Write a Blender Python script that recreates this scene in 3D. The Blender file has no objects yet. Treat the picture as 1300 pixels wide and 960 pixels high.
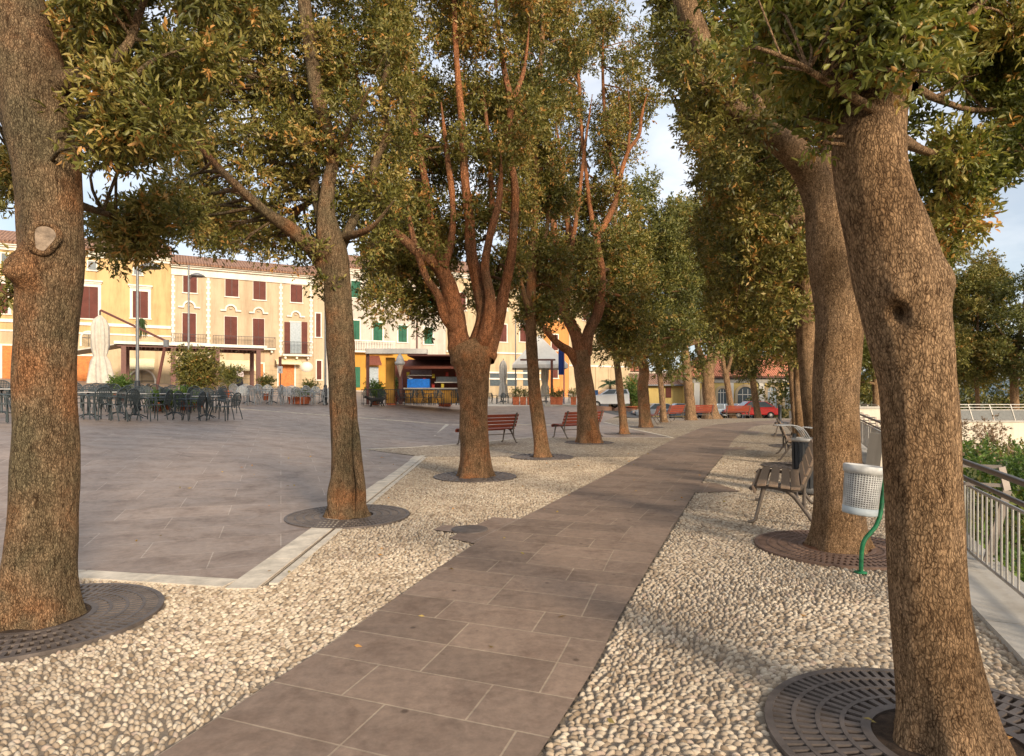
SUN_E = 3.6; SUN_A = 11; SKY_S = 0.12; CLOUD = 8.0; EXPO = 0.52
import bpy, bmesh, math, random
import numpy as np
from mathutils import Vector, Matrix, noise

random.seed(7); rng = np.random.default_rng(7)
scene = bpy.context.scene
COL = scene.collection
F = 806.0; HZ = 499.0; EYE = 1.5
PI = math.pi

# ------------------------------------------------------------------ terrain
def sstep(a, b, x):
    t = min(1.0, max(0.0, (x-a)/(b-a))); return t*t*(3-2*t)
def gz(x, y):
    d = max(0.0, -2.4-x)
    lat = (0.085*min(d, 9) + 0.045*max(0.0, min(d, 45)-9))*sstep(5.3, 12, y)
    yt = 0.0195*max(0.0, min(y, 75)-22)
    up = lat + yt
    t = max(0.0, y-30)
    zp = -0.0013*t*t if t < 25 else -0.8125 - 0.03*(min(t, 38)-25)
    m = sstep(0, 6, 4 + (y-22)*0.25 - x) if y > 22 else 1.0
    if x > -2.4 and y <= 22: return 0.0
    return m*up + (1-m)*zp
def P(px, py, Y):                     # a point seen at px,py at depth Y
    return Vector(((px-650)/F*Y, Y, EYE-(py-HZ)/F*Y))
def GP(px, py):                       # the ground point seen at px,py
    tx = (px-650)/F; ty = (py-HZ)/F; Y = 1.5
    while Y < 90:
        if EYE - ty*Y <= gz(tx*Y, Y): break
        Y += 0.05
    return Vector((tx*Y, Y, gz(tx*Y, Y)))
def G(x, y): return Vector((x, y, gz(x, y)))

# ------------------------------------------------------------------ materials
def srgb(r, g, b):
    f = lambda c: (c/255/12.92) if c/255 <= 0.04045 else ((c/255+0.055)/1.055)**2.4
    return (f(r), f(g), f(b), 1)
class NT:
    def __init__(s, name):
        s.m = bpy.data.materials.new(name); s.m.use_nodes = True
        s.t = s.m.node_tree; s.n = s.t.nodes; s.l = s.t.links
        s.bsdf = s.n['Principled BSDF']; s.out = s.n['Material Output']
    def node(s, typ, **kw):
        nd = s.n.new(typ)
        for k, v in kw.items(): setattr(nd, k, v)
        return nd
    def link(s, a, b): s.l.new(a, b)
    def coord(s, kind='Object', scale=(1,1,1), rot=(0,0,0), loc=(0,0,0)):
        c = s.node('ShaderNodeTexCoord'); mp = s.node('ShaderNodeMapping')
        mp.inputs['Scale'].default_value = scale; mp.inputs['Rotation'].default_value = rot
        mp.inputs['Location'].default_value = loc
        s.link(c.outputs[kind], mp.inputs['Vector']); return mp.outputs['Vector']
    def noise(s, vec, scale, detail=4, rough=0.6, dist=0):
        n = s.node('ShaderNodeTexNoise'); n.inputs['Scale'].default_value = scale
        n.inputs['Detail'].default_value = detail; n.inputs['Roughness'].default_value = rough
        n.inputs['Distortion'].default_value = dist
        s.link(vec, n.inputs['Vector']); return n.outputs['Fac']
    def ramp(s, fac, stops, interp='LINEAR'):
        r = s.node('ShaderNodeValToRGB'); e = r.color_ramp.elements; r.color_ramp.interpolation = interp
        while len(e) < len(stops): e.new(0.5)
        for i, (p, c) in enumerate(stops):
            e[i].position = p; e[i].color = c if len(c) == 4 else (*c, 1)
        s.link(fac, r.inputs['Fac']); return r.outputs['Color']
    def mix(s, a, b, fac, mode='MIX'):
        m = s.node('ShaderNodeMix', data_type='RGBA', blend_type=mode)
        for sock, v in ((m.inputs[0], fac), (m.inputs[6], a), (m.inputs[7], b)):
            if isinstance(v, bpy.types.NodeSocket): s.link(v, sock)
            elif isinstance(v, (int, float)): sock.default_value = v
            else: sock.default_value = v if len(v) == 4 else (*v, 1)
        return m.outputs[2]
    def bump(s, h, strength=0.5, dist=0.01, nrm=None):
        b = s.node('ShaderNodeBump'); b.inputs['Strength'].default_value = strength
        b.inputs['Distance'].default_value = dist; s.link(h, b.inputs['Height'])
        if nrm: s.link(nrm, b.inputs['Normal'])
        return b.outputs['Normal']
    def fin(s, col=None, rough=0.8, nrm=None, metal=0, spec=0.3):
        if col is not None:
            if isinstance(col, bpy.types.NodeSocket): s.link(col, s.bsdf.inputs['Base Color'])
            else: s.bsdf.inputs['Base Color'].default_value = col if len(col) == 4 else (*col, 1)
        if isinstance(rough, bpy.types.NodeSocket): s.link(rough, s.bsdf.inputs['Roughness'])
        else: s.bsdf.inputs['Roughness'].default_value = rough
        s.bsdf.inputs['Metallic'].default_value = metal
        s.bsdf.inputs['Specular IOR Level'].default_value = spec
        if nrm: s.link(nrm, s.bsdf.inputs['Normal'])
        return s.m
def plain(name, c, rough=0.6, metal=0, var=0.18, scale=6, spec=0.3, bump=0.0):
    t = NT(name); v = t.coord(); n = t.noise(v, scale, 5, 0.65)
    c = c[:3]
    lo = tuple(x*(1-var) for x in c); hi = tuple(min(1, x*(1+var)) for x in c)
    col = t.ramp(n, [(0.3, lo), (0.7, hi)])
    nr = t.bump(t.noise(v, scale*8, 3), bump, 0.01) if bump else None
    return t.fin(col, rough, nr, metal, spec)
def stucco(name, c, dirt=0.25):
    t = NT(name); v = t.coord(); c = c[:3]
    n1 = t.noise(v, 0.5, 6, 0.7); n2 = t.noise(t.coord(scale=(1.2, 1.2, 0.15)), 1.1, 5, 0.7)
    base = t.ramp(n1, [(0.25, tuple(x*0.82 for x in c)), (0.5, c), (0.8, tuple(min(1, x*1.12) for x in c))])
    st = t.ramp(n2, [(0.45, (1, 1, 1)), (0.75, (1-dirt, 1-dirt*1.1, 1-dirt*1.2))])
    col = t.mix(base, st, 1.0, 'MULTIPLY')
    return t.fin(col, 0.9, t.bump(t.noise(v, 12, 4), 0.3, 0.02))
def bark(name, c1, c2, c3, fs=1.0, depth=0.012):
    t = NT(name)
    base = t.coord()
    def disp(freq, amp, src):
        nz = t.node('ShaderNodeTexNoise'); nz.inputs['Scale'].default_value = freq; nz.inputs['Detail'].default_value = 3
        t.link(base, nz.inputs['Vector']); sub = t.node('ShaderNodeVectorMath', operation='SUBTRACT'); t.link(nz.outputs['Color'], sub.inputs[0]); sub.inputs[1].default_value = (.5,.5,.5)
        off = t.node('ShaderNodeVectorMath', operation='MULTIPLY_ADD'); t.link(sub.outputs[0], off.inputs[0]); off.inputs[1].default_value = amp; t.link(src, off.inputs[2]); return off.outputs[0]
    v = disp(7*fs, (0.05/fs,0.05/fs,0.05/fs), base); v = disp(55*fs, (0.013/fs,0.013/fs,0.018/fs), v)
    mp = t.node('ShaderNodeMapping'); mp.inputs['Scale'].default_value = (112*fs, 112*fs, 42*fs); t.link(v, mp.inputs['Vector'])
    vo = t.node('ShaderNodeTexVoronoi', feature='DISTANCE_TO_EDGE'); vo.inputs['Scale'].default_value = 1; t.link(mp.outputs['Vector'], vo.inputs['Vector'])
    vc = t.node('ShaderNodeTexVoronoi', feature='F1'); vc.inputs['Scale'].default_value = 1; t.link(mp.outputs['Vector'], vc.inputs['Vector'])
    mp2 = t.node('ShaderNodeMapping'); mp2.inputs['Scale'].default_value = (70*fs, 70*fs, 15*fs); t.link(base, mp2.inputs['Vector'])
    st = t.noise(mp2.outputs['Vector'], 1.0, 7, 0.72, 0.6)
    big = t.noise(base, 1.7, 4, 0.65); fine = t.noise(mp.outputs['Vector'], 1.1, 6, 0.8)
    midn = t.noise(t.coord(scale=(1,1,0.35)), 6.5, 4, 0.6)
    pal = t.ramp(big, [(0.36, c1), (0.52, c2), (0.68, c3)])
    cellv = t.node('ShaderNodeSeparateColor'); t.link(vc.outputs['Color'], cellv.inputs[0])
    pal = t.mix(pal, t.ramp(cellv.outputs[0], [(0, (0.78,0.76,0.74)), (1, (1.22,1.2,1.18))]), 1.0, 'MULTIPLY')
    pal = t.mix(pal, t.ramp(midn, [(0.3, (0.74,0.74,0.72)), (0.7, (1.2,1.18,1.15))]), 1.0, 'MULTIPLY')
    plate = t.ramp(vo.outputs['Distance'], [(0.0, (0,0,0)), (0.22, (0.85,0.85,0.85)), (0.4, (1,1,1))])
    stc = t.ramp(st, [(0.33, (0,0,0)), (0.62, (1,1,1))])
    h = t.mix(plate, stc, 0.52); h2 = t.mix(h, fine, 0.30)
    crack = t.ramp(h, [(0.12, (0.20,0.16,0.13)), (0.42, (0.62,0.58,0.55)), (0.80, (1.26,1.23,1.20))])
    col = t.mix(pal, crack, 1.0, 'MULTIPLY')
    return t.fin(col, 0.92, t.bump(h2, 1.0, depth*1.5), spec=0.12)
def leafmat(name, stops, trans=0.25):
    t = NT(name); a = t.node('ShaderNodeAttribute', attribute_name='var')
    col = t.ramp(a.outputs['Fac'], stops)
    t.fin(col, 0.5, spec=0.45)
    tr = t.node('ShaderNodeBsdfTranslucent')
    tc = t.mix(col, (1.0, 1.05, 0.45, 1), 0.5, 'MULTIPLY'); t.link(tc, tr.inputs['Color'])
    mx = t.node('ShaderNodeMixShader'); mx.inputs[0].default_value = trans
    t.link(t.bsdf.outputs[0], mx.inputs[1]); t.link(tr.outputs[0], mx.inputs[2]); t.link(mx.outputs[0], t.out.inputs['Surface'])
    return t.m
M = {}
M['bark_near'] = bark('bark_near', (0.24,0.15,0.08), (0.34,0.225,0.13), (0.28,0.19,0.12), 0.85, 0.013)
M['bark_left'] = bark('bark_left', (0.17,0.14,0.085), (0.25,0.175,0.105), (0.34,0.175,0.085), 0.85, 0.016)
M['bark_mid'] = bark('bark_mid', (0.28,0.18,0.10), (0.37,0.22,0.12), (0.46,0.20,0.085), 0.7, 0.02)
M['bark_limb'] = bark('bark_limb', (0.27,0.15,0.085), (0.42,0.19,0.095), (0.50,0.21,0.09), 0.6, 0.02)
M['bark_far'] = bark('bark_far', (0.26,0.17,0.10), (0.33,0.22,0.13), (0.30,0.19,0.11), 0.4, 0.02)
M['leaf'] = leafmat('leaf', [(0.0,(0.077,0.078,0.015)),(0.3,(0.166,0.157,0.032)),(0.6,(0.292,0.237,0.058)),(0.84,(0.444,0.313,0.099)),(0.92,(0.500,0.259,0.070)),(1.0,(0.516,0.231,0.052))])
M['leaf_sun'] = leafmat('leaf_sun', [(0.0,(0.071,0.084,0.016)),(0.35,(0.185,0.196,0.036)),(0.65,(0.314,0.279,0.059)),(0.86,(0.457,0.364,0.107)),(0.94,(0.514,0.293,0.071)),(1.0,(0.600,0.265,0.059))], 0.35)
M['leaf_green'] = leafmat('leaf_green', [(0.0,(0.065,0.072,0.016)),(0.4,(0.146,0.150,0.033)),(0.75,(0.262,0.227,0.055)),(1.0,(0.408,0.275,0.077))])
M['leaf_bush'] = leafmat('leaf_bush', [(0.0,(0.05,0.09,0.02)),(0.5,(0.12,0.20,0.035)),(0.85,(0.22,0.30,0.06)),(1.0,(0.34,0.30,0.10))], 0.35)
M['leaf_dry'] = leafmat('leaf_dry', [(0.0,(0.20,0.15,0.09)),(0.5,(0.34,0.22,0.14)),(1.0,(0.45,0.30,0.20))], 0.2)

# ------------------------------------------------------------------ mesh builder
class MB:
    def __init__(s): s.v = []; s.f = []; s.mi = []; s.sm = []; s.cm = 0
    def add(s, vs, fs, smooth=False):
        o = len(s.v); s.v += [tuple(p) for p in vs]
        for f in fs: s.f.append([i+o for i in f]); s.mi.append(s.cm); s.sm.append(smooth)
        return s
    def box(s, x0, x1, y0, y1, z0, z1, mat=None):
        vs = [Vector((x, y, z)) for z in (z0, z1) for y in (y0, y1) for x in (x0, x1)]
        if mat is not None: vs = [mat @ p for p in vs]
        return s.add(vs, [(0,2,3,1),(4,5,7,6),(0,1,5,4),(2,6,7,3),(0,4,6,2),(1,3,7,5)])
    def cbox(s, c, size, mat=None):
        return s.box(c[0]-size[0]/2, c[0]+size[0]/2, c[1]-size[1]/2, c[1]+size[1]/2, c[2]-size[2]/2, c[2]+size[2]/2, mat)
    def bar(s, a, b, w, h, up=Vector((0,0,1))):
        a = Vector(a); b = Vector(b); d = (b-a).normalized()
        sd = d.cross(up)
        if sd.length < 1e-4: sd = d.cross(Vector((1,0,0)))
        sd.normalize(); u = sd.cross(d)
        vs = []
        for p in (a, b):
            for i, j in ((-1,-1),(1,-1),(1,1),(-1,1)): vs.append(p+sd*(w/2*i)+u*(h/2*j))
        return s.add(vs, [(3,2,1,0),(4,5,6,7),(0,1,5,4),(1,2,6,5),(2,3,7,6),(3,0,4,7)])
    def tube(s, pts, r, seg=8, cap=True, smooth=True):
        pts = [Vector(p) for p in pts]; n = len(pts)
        rs = r if isinstance(r, (list, tuple)) else [r]*n
        ref = None; vs = []
        for i, p in enumerate(pts):
            t = (pts[min(i+1, n-1)]-pts[max(i-1, 0)]).normalized()
            if ref is None:
                ref = t.cross(Vector((0,0,1)) if abs(t.z) < 0.9 else Vector((1,0,0))).normalized()
            ref = (ref - t*ref.dot(t)).normalized(); w = t.cross(ref)
            for k in range(seg):
                a = 2*PI*k/seg; vs.append(p + (ref*math.cos(a)+w*math.sin(a))*rs[i])
        fs = [(i*seg+k, i*seg+(k+1)%seg, (i+1)*seg+(k+1)%seg, (i+1)*seg+k) for i in range(n-1) for k in range(seg)]
        s.add(vs, fs, smooth)
        if cap:
            s.add(vs[:seg], [tuple(reversed(range(seg)))]); s.add(vs[-seg:], [tuple(range(seg))])
        return s
    def lathe(s, prof, seg=20, c=(0,0,0), smooth=True, mat=None):
        vs = []
        for r, z in prof:
            for k in range(seg):
                a = 2*PI*k/seg; p = Vector((c[0]+r*math.cos(a), c[1]+r*math.sin(a), c[2]+z)); vs.append(mat @ p if mat is not None else p)
        fs = [(i*seg+k, i*seg+(k+1)%seg, (i+1)*seg+(k+1)%seg, (i+1)*seg+k) for i in range(len(prof)-1) for k in range(seg)]
        return s.add(vs, fs, smooth)
    def prism(s, poly, d0, d1, frame):     # poly 2D -> frame(a,b,d)
        n = len(poly); vs = [frame(a, b, d0) for a, b in poly]+[frame(a, b, d1) for a, b in poly]
        fs = [tuple(reversed(range(n))), tuple(range(n, 2*n))]+[(i, (i+1) % n, n+(i+1) % n, n+i) for i in range(n)]
        return s.add(vs, fs)
    def build(s, name, mats, parent=None, loc=None, kind=None, bevel=0):
        me = bpy.data.meshes.new(name); me.from_pydata(s.v, [], s.f)
        for m in (mats if isinstance(mats, (list, tuple)) else [mats]): me.materials.append(m)
        me.polygons.foreach_set('material_index', s.mi); me.polygons.foreach_set('use_smooth', s.sm)
        me.update()
        o = bpy.data.objects.new(name, me); COL.objects.link(o)
        if parent is not None: o.parent = parent
        if loc is not None: o.location = loc
        if kind: o['kind'] = kind
        if bevel:
            b = o.modifiers.new('bevel', 'BEVEL'); b.width = bevel; b.segments = 2; b.limit_method = 'ANGLE'
        return o
def tag(o, label, cat, group=None):
    o['label'] = label; o['category'] = cat
    if group: o['group'] = group
    return o
def empty(name, loc=(0,0,0), rz=0, label=None, cat=None, group=None):
    o = bpy.data.objects.new(name, None); COL.objects.link(o); o.empty_display_size = 0.2
    o.location = loc; o.rotation_euler = (0, 0, rz)
    if label: tag(o, label, cat, group)
    return o
def copy_tree(o, parent=None):
    c = o.copy(); COL.objects.link(c); c.parent = parent
    for ch in list(o.children): copy_tree(ch, c)
    return c
def place(proto, used, loc, rz, label, group):
    o = copy_tree(proto) if used else proto
    o.location = loc; o.rotation_euler = (0, 0, rz); o['label'] = label
    if group: o['group'] = group
    return o
ORD = ['first','second','third','fourth','fifth','sixth','seventh','eighth','ninth','tenth','eleventh','twelfth','thirteenth','fourteenth','fifteenth','sixteenth','seventeenth','eighteenth','nineteenth','twentieth']

# ------------------------------------------------------------------ ground sheets
def ydom(x, y): return gz(x, y)
def drape(name, poly, off, mat, step=1.0, zf=gz):
    bm = bmesh.new(); vs = [bm.verts.new((x, y, 0)) for x, y in poly]; bm.faces.new(vs)
    xs = [p[0] for p in poly]; ys = [p[1] for p in poly]
    for ax, lo, hi in ((0, min(xs), max(xs)), (1, min(ys), max(ys))):
        k = math.ceil(lo/step)*step
        while k < hi:
            co = (k,0,0) if ax == 0 else (0,k,0); no = (1,0,0) if ax == 0 else (0,1,0)
            bmesh.ops.bisect_plane(bm, geom=bm.verts[:]+bm.edges[:]+bm.faces[:], plane_co=co, plane_no=no, dist=1e-5); k += step
    bmesh.ops.triangulate(bm, faces=bm.faces[:])
    for v in bm.verts: v.co.z = zf(v.co.x, v.co.y)+off
    for f in bm.faces:
        if f.normal.z < 0: f.normal_flip()
        f.smooth = True
    me = bpy.data.meshes.new(name); bm.to_mesh(me); bm.free(); me.materials.append(mat)
    o = bpy.data.objects.new(name, me); COL.objects.link(o); o['kind'] = 'structure'; return o

def tiles(name, c, w, h, rot, kind='Object', mortar=(0.33,0.29,0.25), vary=0.16, rough=(0.42,0.7), offs=0.5):
    t = NT(name); v = t.coord(kind, rot=(0,0,rot))
    b = t.node('ShaderNodeTexBrick'); b.offset = offs; b.squash = 1; b.offset_frequency = 2 if offs == 0.5 else 3
    b.inputs['Scale'].default_value = 1; b.inputs['Brick Width'].default_value = w; b.inputs['Row Height'].default_value = h
    b.inputs['Mortar Size'].default_value = 0.006; b.inputs['Mortar Smooth'].default_value = 0.3; b.inputs['Bias'].default_value = 0
    b.inputs['Color1'].default_value = (*[x*(1-vary) for x in c], 1); b.inputs['Color2'].default_value = (*[x*(1+vary) for x in c], 1)
    b.inputs['Mortar'].default_value = (*mortar, 1); t.link(v, b.inputs['Vector'])
    vo = t.coord()
    n1 = t.noise(vo, 0.45, 5, 0.7); n2 = t.noise(vo, 14, 5, 0.75); n3 = t.noise(vo, 2.2, 5, 0.7, 0.5)
    col = t.mix(b.outputs['Color'], t.ramp(n1, [(0.3,(0.80,0.79,0.80)),(0.7,(1.18,1.13,1.08))]), 1, 'MULTIPLY')
    col = t.mix(col, t.ramp(n2, [(0.3,(0.74,0.74,0.74)),(0.7,(1.2,1.2,1.2))]), 1, 'MULTIPLY')
    col = t.mix(col, t.ramp(n3, [(0.50,(1,1,1)),(0.72,(0.66,0.62,0.60))]), 1, 'MULTIPLY')
    sp = t.node('ShaderNodeTexVoronoi', feature='F1'); sp.inputs['Scale'].default_value = 3.1; t.link(vo, sp.inputs['Vector'])
    col = t.mix(col, t.ramp(sp.outputs['Distance'], [(0.035,(0.45,0.42,0.40)),(0.075,(1,1,1))]), 1, 'MULTIPLY')
    rg = t.ramp(n3, [(0.3,(rough[0],)*3),(0.7,(rough[1],)*3)])
    h = t.mix(b.outputs['Fac'], n2, 0.25); inv = t.node('ShaderNodeInvert'); t.link(h, inv.inputs['Color'])
    return t.fin(col, rg, t.bump(inv.outputs[0], 0.35, 0.004), spec=0.4)
M['path'] = tiles('path_slabs', (0.25,0.178,0.130), 0.66, 0.38, 0, 'UV', (0.36,0.28,0.20), 0.17, (0.5,0.75), 0.37)
M['plaza'] = tiles('plaza_slabs', (0.265,0.20,0.155), 1.2, 0.6, math.radians(-20), 'Object', (0.40,0.33,0.27), 0.13, (0.40,0.62))
def cobble_far():
    t = NT('cobbles_far'); v = t.coord(); nz = t.node('ShaderNodeTexNoise'); nz.inputs['Scale'].default_value = 1.3
    t.link(v, nz.inputs['Vector'])
    off = t.node('ShaderNodeVectorMath', operation='MULTIPLY_ADD'); t.link(nz.outputs['Color'], off.inputs[0]); off.inputs[1].default_value = (0.15,0.15,0); t.link(v, off.inputs[2])
    vo = t.node('ShaderNodeTexVoronoi', feature='F1'); vo.inputs['Scale'].default_value = 20; t.link(off.outputs[0], vo.inputs['Vector'])
    sep = t.node('ShaderNodeSeparateColor'); t.link(vo.outputs['Color'], sep.inputs[0])
    base = t.ramp(sep.outputs[0], [(0,(0.34,0.265,0.185)),(0.5,(0.49,0.40,0.295)),(1,(0.60,0.52,0.40))])
    edge = t.ramp(vo.outputs['Distance'], [(0.30,(1,1,1)),(0.66,(0.55,0.50,0.45))])
    col = t.mix(base, edge, 1, 'MULTIPLY')
    dirt = t.ramp(t.noise(v, 0.7, 5, 0.7), [(0.35,(0.80,0.78,0.76)),(0.65,(1.05,1.03,1))]); col = t.mix(col, dirt, 1, 'MULTIPLY')
    inv = t.node('ShaderNodeInvert'); t.link(vo.outputs['Distance'], inv.inputs['Color'])
    return t.fin(col, 0.75, t.bump(inv.outputs[0], 0.5, 0.015))
M['cob_far'] = cobble_far()
t = NT('pebble'); a = t.node('ShaderNodeAttribute', attribute_name='var')
c_ = t.ramp(a.outputs['Fac'], [(0,(0.25,0.185,0.12)),(0.2,(0.40,0.315,0.225)),(0.6,(0.51,0.42,0.31)),(0.9,(0.62,0.54,0.42)),(1,(0.46,0.35,0.27))])
vv = t.coord(); c_ = t.mix(c_, t.ramp(t.noise(vv, 0.7, 5, 0.7), [(0.35,(0.70,0.67,0.64)),(0.65,(1.05,1.03,1))]), 1, 'MULTIPLY')
c_ = t.mix(c_, t.ramp(t.noise(vv, 60, 4, 0.7), [(0.3,(0.82,0.80,0.78)),(0.7,(1.1,1.1,1.1))]), 1, 'MULTIPLY')
M['pebble'] = t.fin(c_, 0.62, t.bump(t.noise(vv, 90, 3), 0.25, 0.003), spec=0.35)
M['bed'] = plain('cobble_bedding', (0.24,0.19,0.14), 0.95, scale=25, bump=0.6)
M['stone'] = stucco('pale_stone', (0.46,0.42,0.36), 0.3)
M['kerb'] = plain('kerb_stone', (0.60,0.52,0.41), 0.75, var=0.3, scale=5, bump=0.3)
M['asphalt'] = plain('asphalt', (0.10,0.095,0.09), 0.85, scale=3, bump=0.3)
M['earth'] = plain('earth', (0.14,0.13,0.06), 0.95, var=0.4, scale=0.4, bump=0.5)

PL = [(-2.4,0.0),(-1.25,3.26),(-0.37,6.3),(0.3,8.06),(1.92,12.1),(5.3,20.7),(8.9,28.8),(11.5,32.2),(15.6,36.5),(21.5,41)]
PR = [(-1.0,0.0),(0.37,3.26),(0.86,4.63),(3.2,10.7),(5.5,16.3),(7.35,20.9),(10.4,27.5),(12.6,30.8),(16.8,35.3),(22.5,39.7)]
RAIL = [(1.85,0.0),(3.02,3.3),(3.44,4.26),(3.95,5.5),(7.6,13.1),(10.0,18.3),(12.6,23.9),(15.6,30.0),(19.5,36.0),(24.5,41.5)]
def interp(poly, y):
    for (x0, y0), (x1, y1) in zip(poly, poly[1:]):
        if y <= y1: return x0+(x1-x0)*(y-y0)/(y1-y0)
    return poly[-1][0]
# the big ground sheet, out to the horizon
def ground_z(x, y):
    if 0 <= y <= 41.5 and x > interp(RAIL, y)+0.42: return -2.1
    if y < 0 and x > 2.2: return -2.1
    if y > 41.5 and x > 24.9+(y-41.5)*0.5 : return -2.1
    if y > 100 or abs(x) > 70 or y < -15: return -1.6
    return gz(x, y)-0.12
mb = MB(); xs = [-1500,-500,-200,-90]+[x for x in np.arange(-66,66,1.0)]+[90,200,500,1500]; ys = [-1500,-300,-60,-20]+list(np.arange(-12,110,1.0))+[150,300,700,1500]
vs = [(float(x), float(y), ground_z(x, y)) for y in ys for x in xs]; nx = len(xs)
mb.add(vs, [(j*nx+i, j*nx+i+1, (j+1)*nx+i+1, (j+1)*nx+i) for j in range(len(ys)-1) for i in range(nx-1)], True)
mb.build('ground', M['earth'], kind='structure')

near = [(-9,-1.5)]+[(RAIL[0][0]-0.3,-1.5)]+[(x-0.28,y) for x, y in RAIL[:5]]
NEARY = 15.0
rx = interp(RAIL, NEARY)-0.28
near = [(-9,-1.5),(1.3,-1.5),(1.57,0),(2.74,3.3),(3.16,4.26),(3.67,5.5),(7.32,13.1),(rx,NEARY),(-2.1,NEARY),(-2.0,8),(-1.95,5.0),(-3.65,5.3),(-9,5.9)]
drape('cobble_bedding', near, -0.014, M['bed'], 0.5)
far = [(-2.1,NEARY),(rx,NEARY)]+[(x-0.28,y) for x, y in RAIL[5:]]+[(19,46),(13,48),(9,44),(6.0,38),(4.6,32),(5.4,21.3),(0.69,21.4),(-2.3,17.8),(-3.6,15.75)]
drape('cobble_paving', far, 0.0, M['cob_far'])
plaza = [(-45,9.0),(-9,5.75),(-3.65,5.17),(-1.95,4.87),(-1.98,8),(-2.1,14.95),(-3.6,15.72),(-2.3,17.8),(0.69,21.4),(5.4,21.3),(4.6,32),(6.0,38),(7.5,44),(4,48),(-4,48),(-12,58),(-19,63),(-23,62),(-45,50)]
drape('plaza_paving', plaza, -0.004, M['plaza'])
drape('pavement', [(-60,45),(-45,50),(-23,62),(-19,63),(-12,58),(-4,48),(4,48),(9,60),(10,84),(-60,84)], -0.02, M['kerb'], 2)
drape('road', [(7.5,44),(13,48.5),(19,46.3),(26,43),(60,60),(60,75),(10,84),(9,60),(4,48)], -0.03, M['asphalt'], 2)
# pale stone bands
def band(name, a, b, w, off=0.006, mat='kerb'):
    a = Vector(a); b = Vector(b); d = (b-a).normalized(); n = Vector((-d.y, d.x))*w/2
    n2 = int((b-a).length/0.9)+1; mbb = MB()
    k = 0
    for i in range(n2):       # separate stones with fine joints
        p = a+(b-a)*(i/n2)+d*0.004; q = a+(b-a)*((i+1)/n2)-d*0.004
        sub = max(1, int((q-p).length/0.8))
        vs = [(v.x, v.y, gz(v.x, v.y)+off) for v in (p-n, q-n, q+n, p+n)]+[(v.x, v.y, gz(v.x, v.y)-0.03) for v in (p-n, q-n, q+n, p+n)]
        mbb.add(vs, [(0,1,2,3),(0,4,5,1),(1,5,6,2),(2,6,7,3),(3,7,4,0)])
    return mbb.build(name, M[mat], kind='structure')
band('stone_band', (-9,5.83), (-3.6,5.26), 0.2); band('stone_band', (-3.6,5.26), (-2.215,5.00), 0.2)
band('stone_band', (-2.08,4.86), (-2.2,15.2), 0.24)
band('stone_band', (-1.88,5.0), (-2.03,14.9), 0.07, 0.003)
band('stone_band', (-2.42,17.9), (-2.75,27.4), 0.24)
band('stone_band', (-3.6,15.74), (-2.35,17.8), 0.09); band('stone_band', (-2.25,17.85), (0.69,21.43), 0.09)
band('stone_band', (-2.75,27.4), (-14,26.0), 0.12, 0.012); band('stone_band', (-2.6,27.4), (3.9,28.4), 0.12, 0.012)
band('stone_band', (5.4,21.4), (4.62,32), 0.12); band('stone_band', (0.7,21.43), (5.4,21.33), 0.05, 0.002)
# footpath of slabs with UVs running along it
def strip(name, L, R, y0, y1, off, mat):
    me = bpy.data.meshes.new(name); vs, fs, uv = [], [], []; n = int((y1-y0)/0.3); K = 5; s = 0; prev = None
    for i in range(n+1):
        y = y0+(y1-y0)*i/n; xl = interp(L, y); xr = interp(R, y); c = Vector(((xl+xr)/2, y))
        if prev is not None: s += (c-prev).length
        prev = c
        for k in range(K):
            x = xl+(xr-xl)*k/(K-1); vs.append((x, y, gz(x, y)+off)); uv.append(((x-xl)*0.93, s+(x-xl)*0.36))
    for i in range(n):
        for k in range(K-1): fs.append((i*K+k, i*K+k+1, (i+1)*K+k+1, (i+1)*K+k))
    me.from_pydata(vs, [], fs); me.materials.append(mat); ul = me.uv_layers.new(name='UVMap')
    for lp in me.loops: ul.data[lp.index].uv = uv[lp.vertex_index]
    o = bpy.data.objects.new(name, me); COL.objects.link(o); o['kind'] = 'structure'
def smooth(poly, n=6):
    out = []
    for i in range(len(poly)-1):
        p0 = poly[max(i-1,0)]; p1 = poly[i]; p2 = poly[i+1]; p3 = poly[min(i+2, len(poly)-1)]
        for k in range(n):
            t = k/n
            out.append(tuple(0.5*((2*p1[j])+(-p0[j]+p2[j])*t+(2*p0[j]-5*p1[j]+4*p2[j]-p3[j])*t*t+(-p0[j]+3*p1[j]-3*p2[j]+p3[j])*t**3) for j in range(len(p1))))
    out.append(tuple(poly[-1])); return out
PLs = smooth(PL); PRs = smooth(PR)
strip('path', PLs, PRs, 0.1, 40, 0.004, M['path'])
def quadpx(name, pts, off=0.0035):
    drape(name, [(GP(*p).x, GP(*p).y) for p in pts], off, M['path2'], 2)
M['path2'] = tiles('path_slabs_side', (0.25,0.178,0.130), 0.98, 0.46, math.radians(-68), 'Object', (0.33,0.27,0.22))
EXT = [[(550,674),(562,667),(600,670),(626,658),(660,659.5),(604,691),(571,685),(583,677.5)],
       [(888,614),(908,614),(941,624.5),(874,626)], [(921,573),(944,571),(948,568),(927,568)], [(938,549),(962,551),(965,547.5),(942,546.5)]]
for e in EXT: quadpx('path', e)
EXTW = [[(GP(*p).x, GP(*p).y) for p in e] for e in EXT]
def inpoly(x, y, poly):
    c = False; j = len(poly)-1
    for i in range(len(poly)):
        xi, yi = poly[i]; xj, yj = poly[j]
        if (yi > y) != (yj > y) and x < (xj-xi)*(y-yi)/(yj-yi)+xi: c = not c
        j = i
    return c
GR = 0.74
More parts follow.
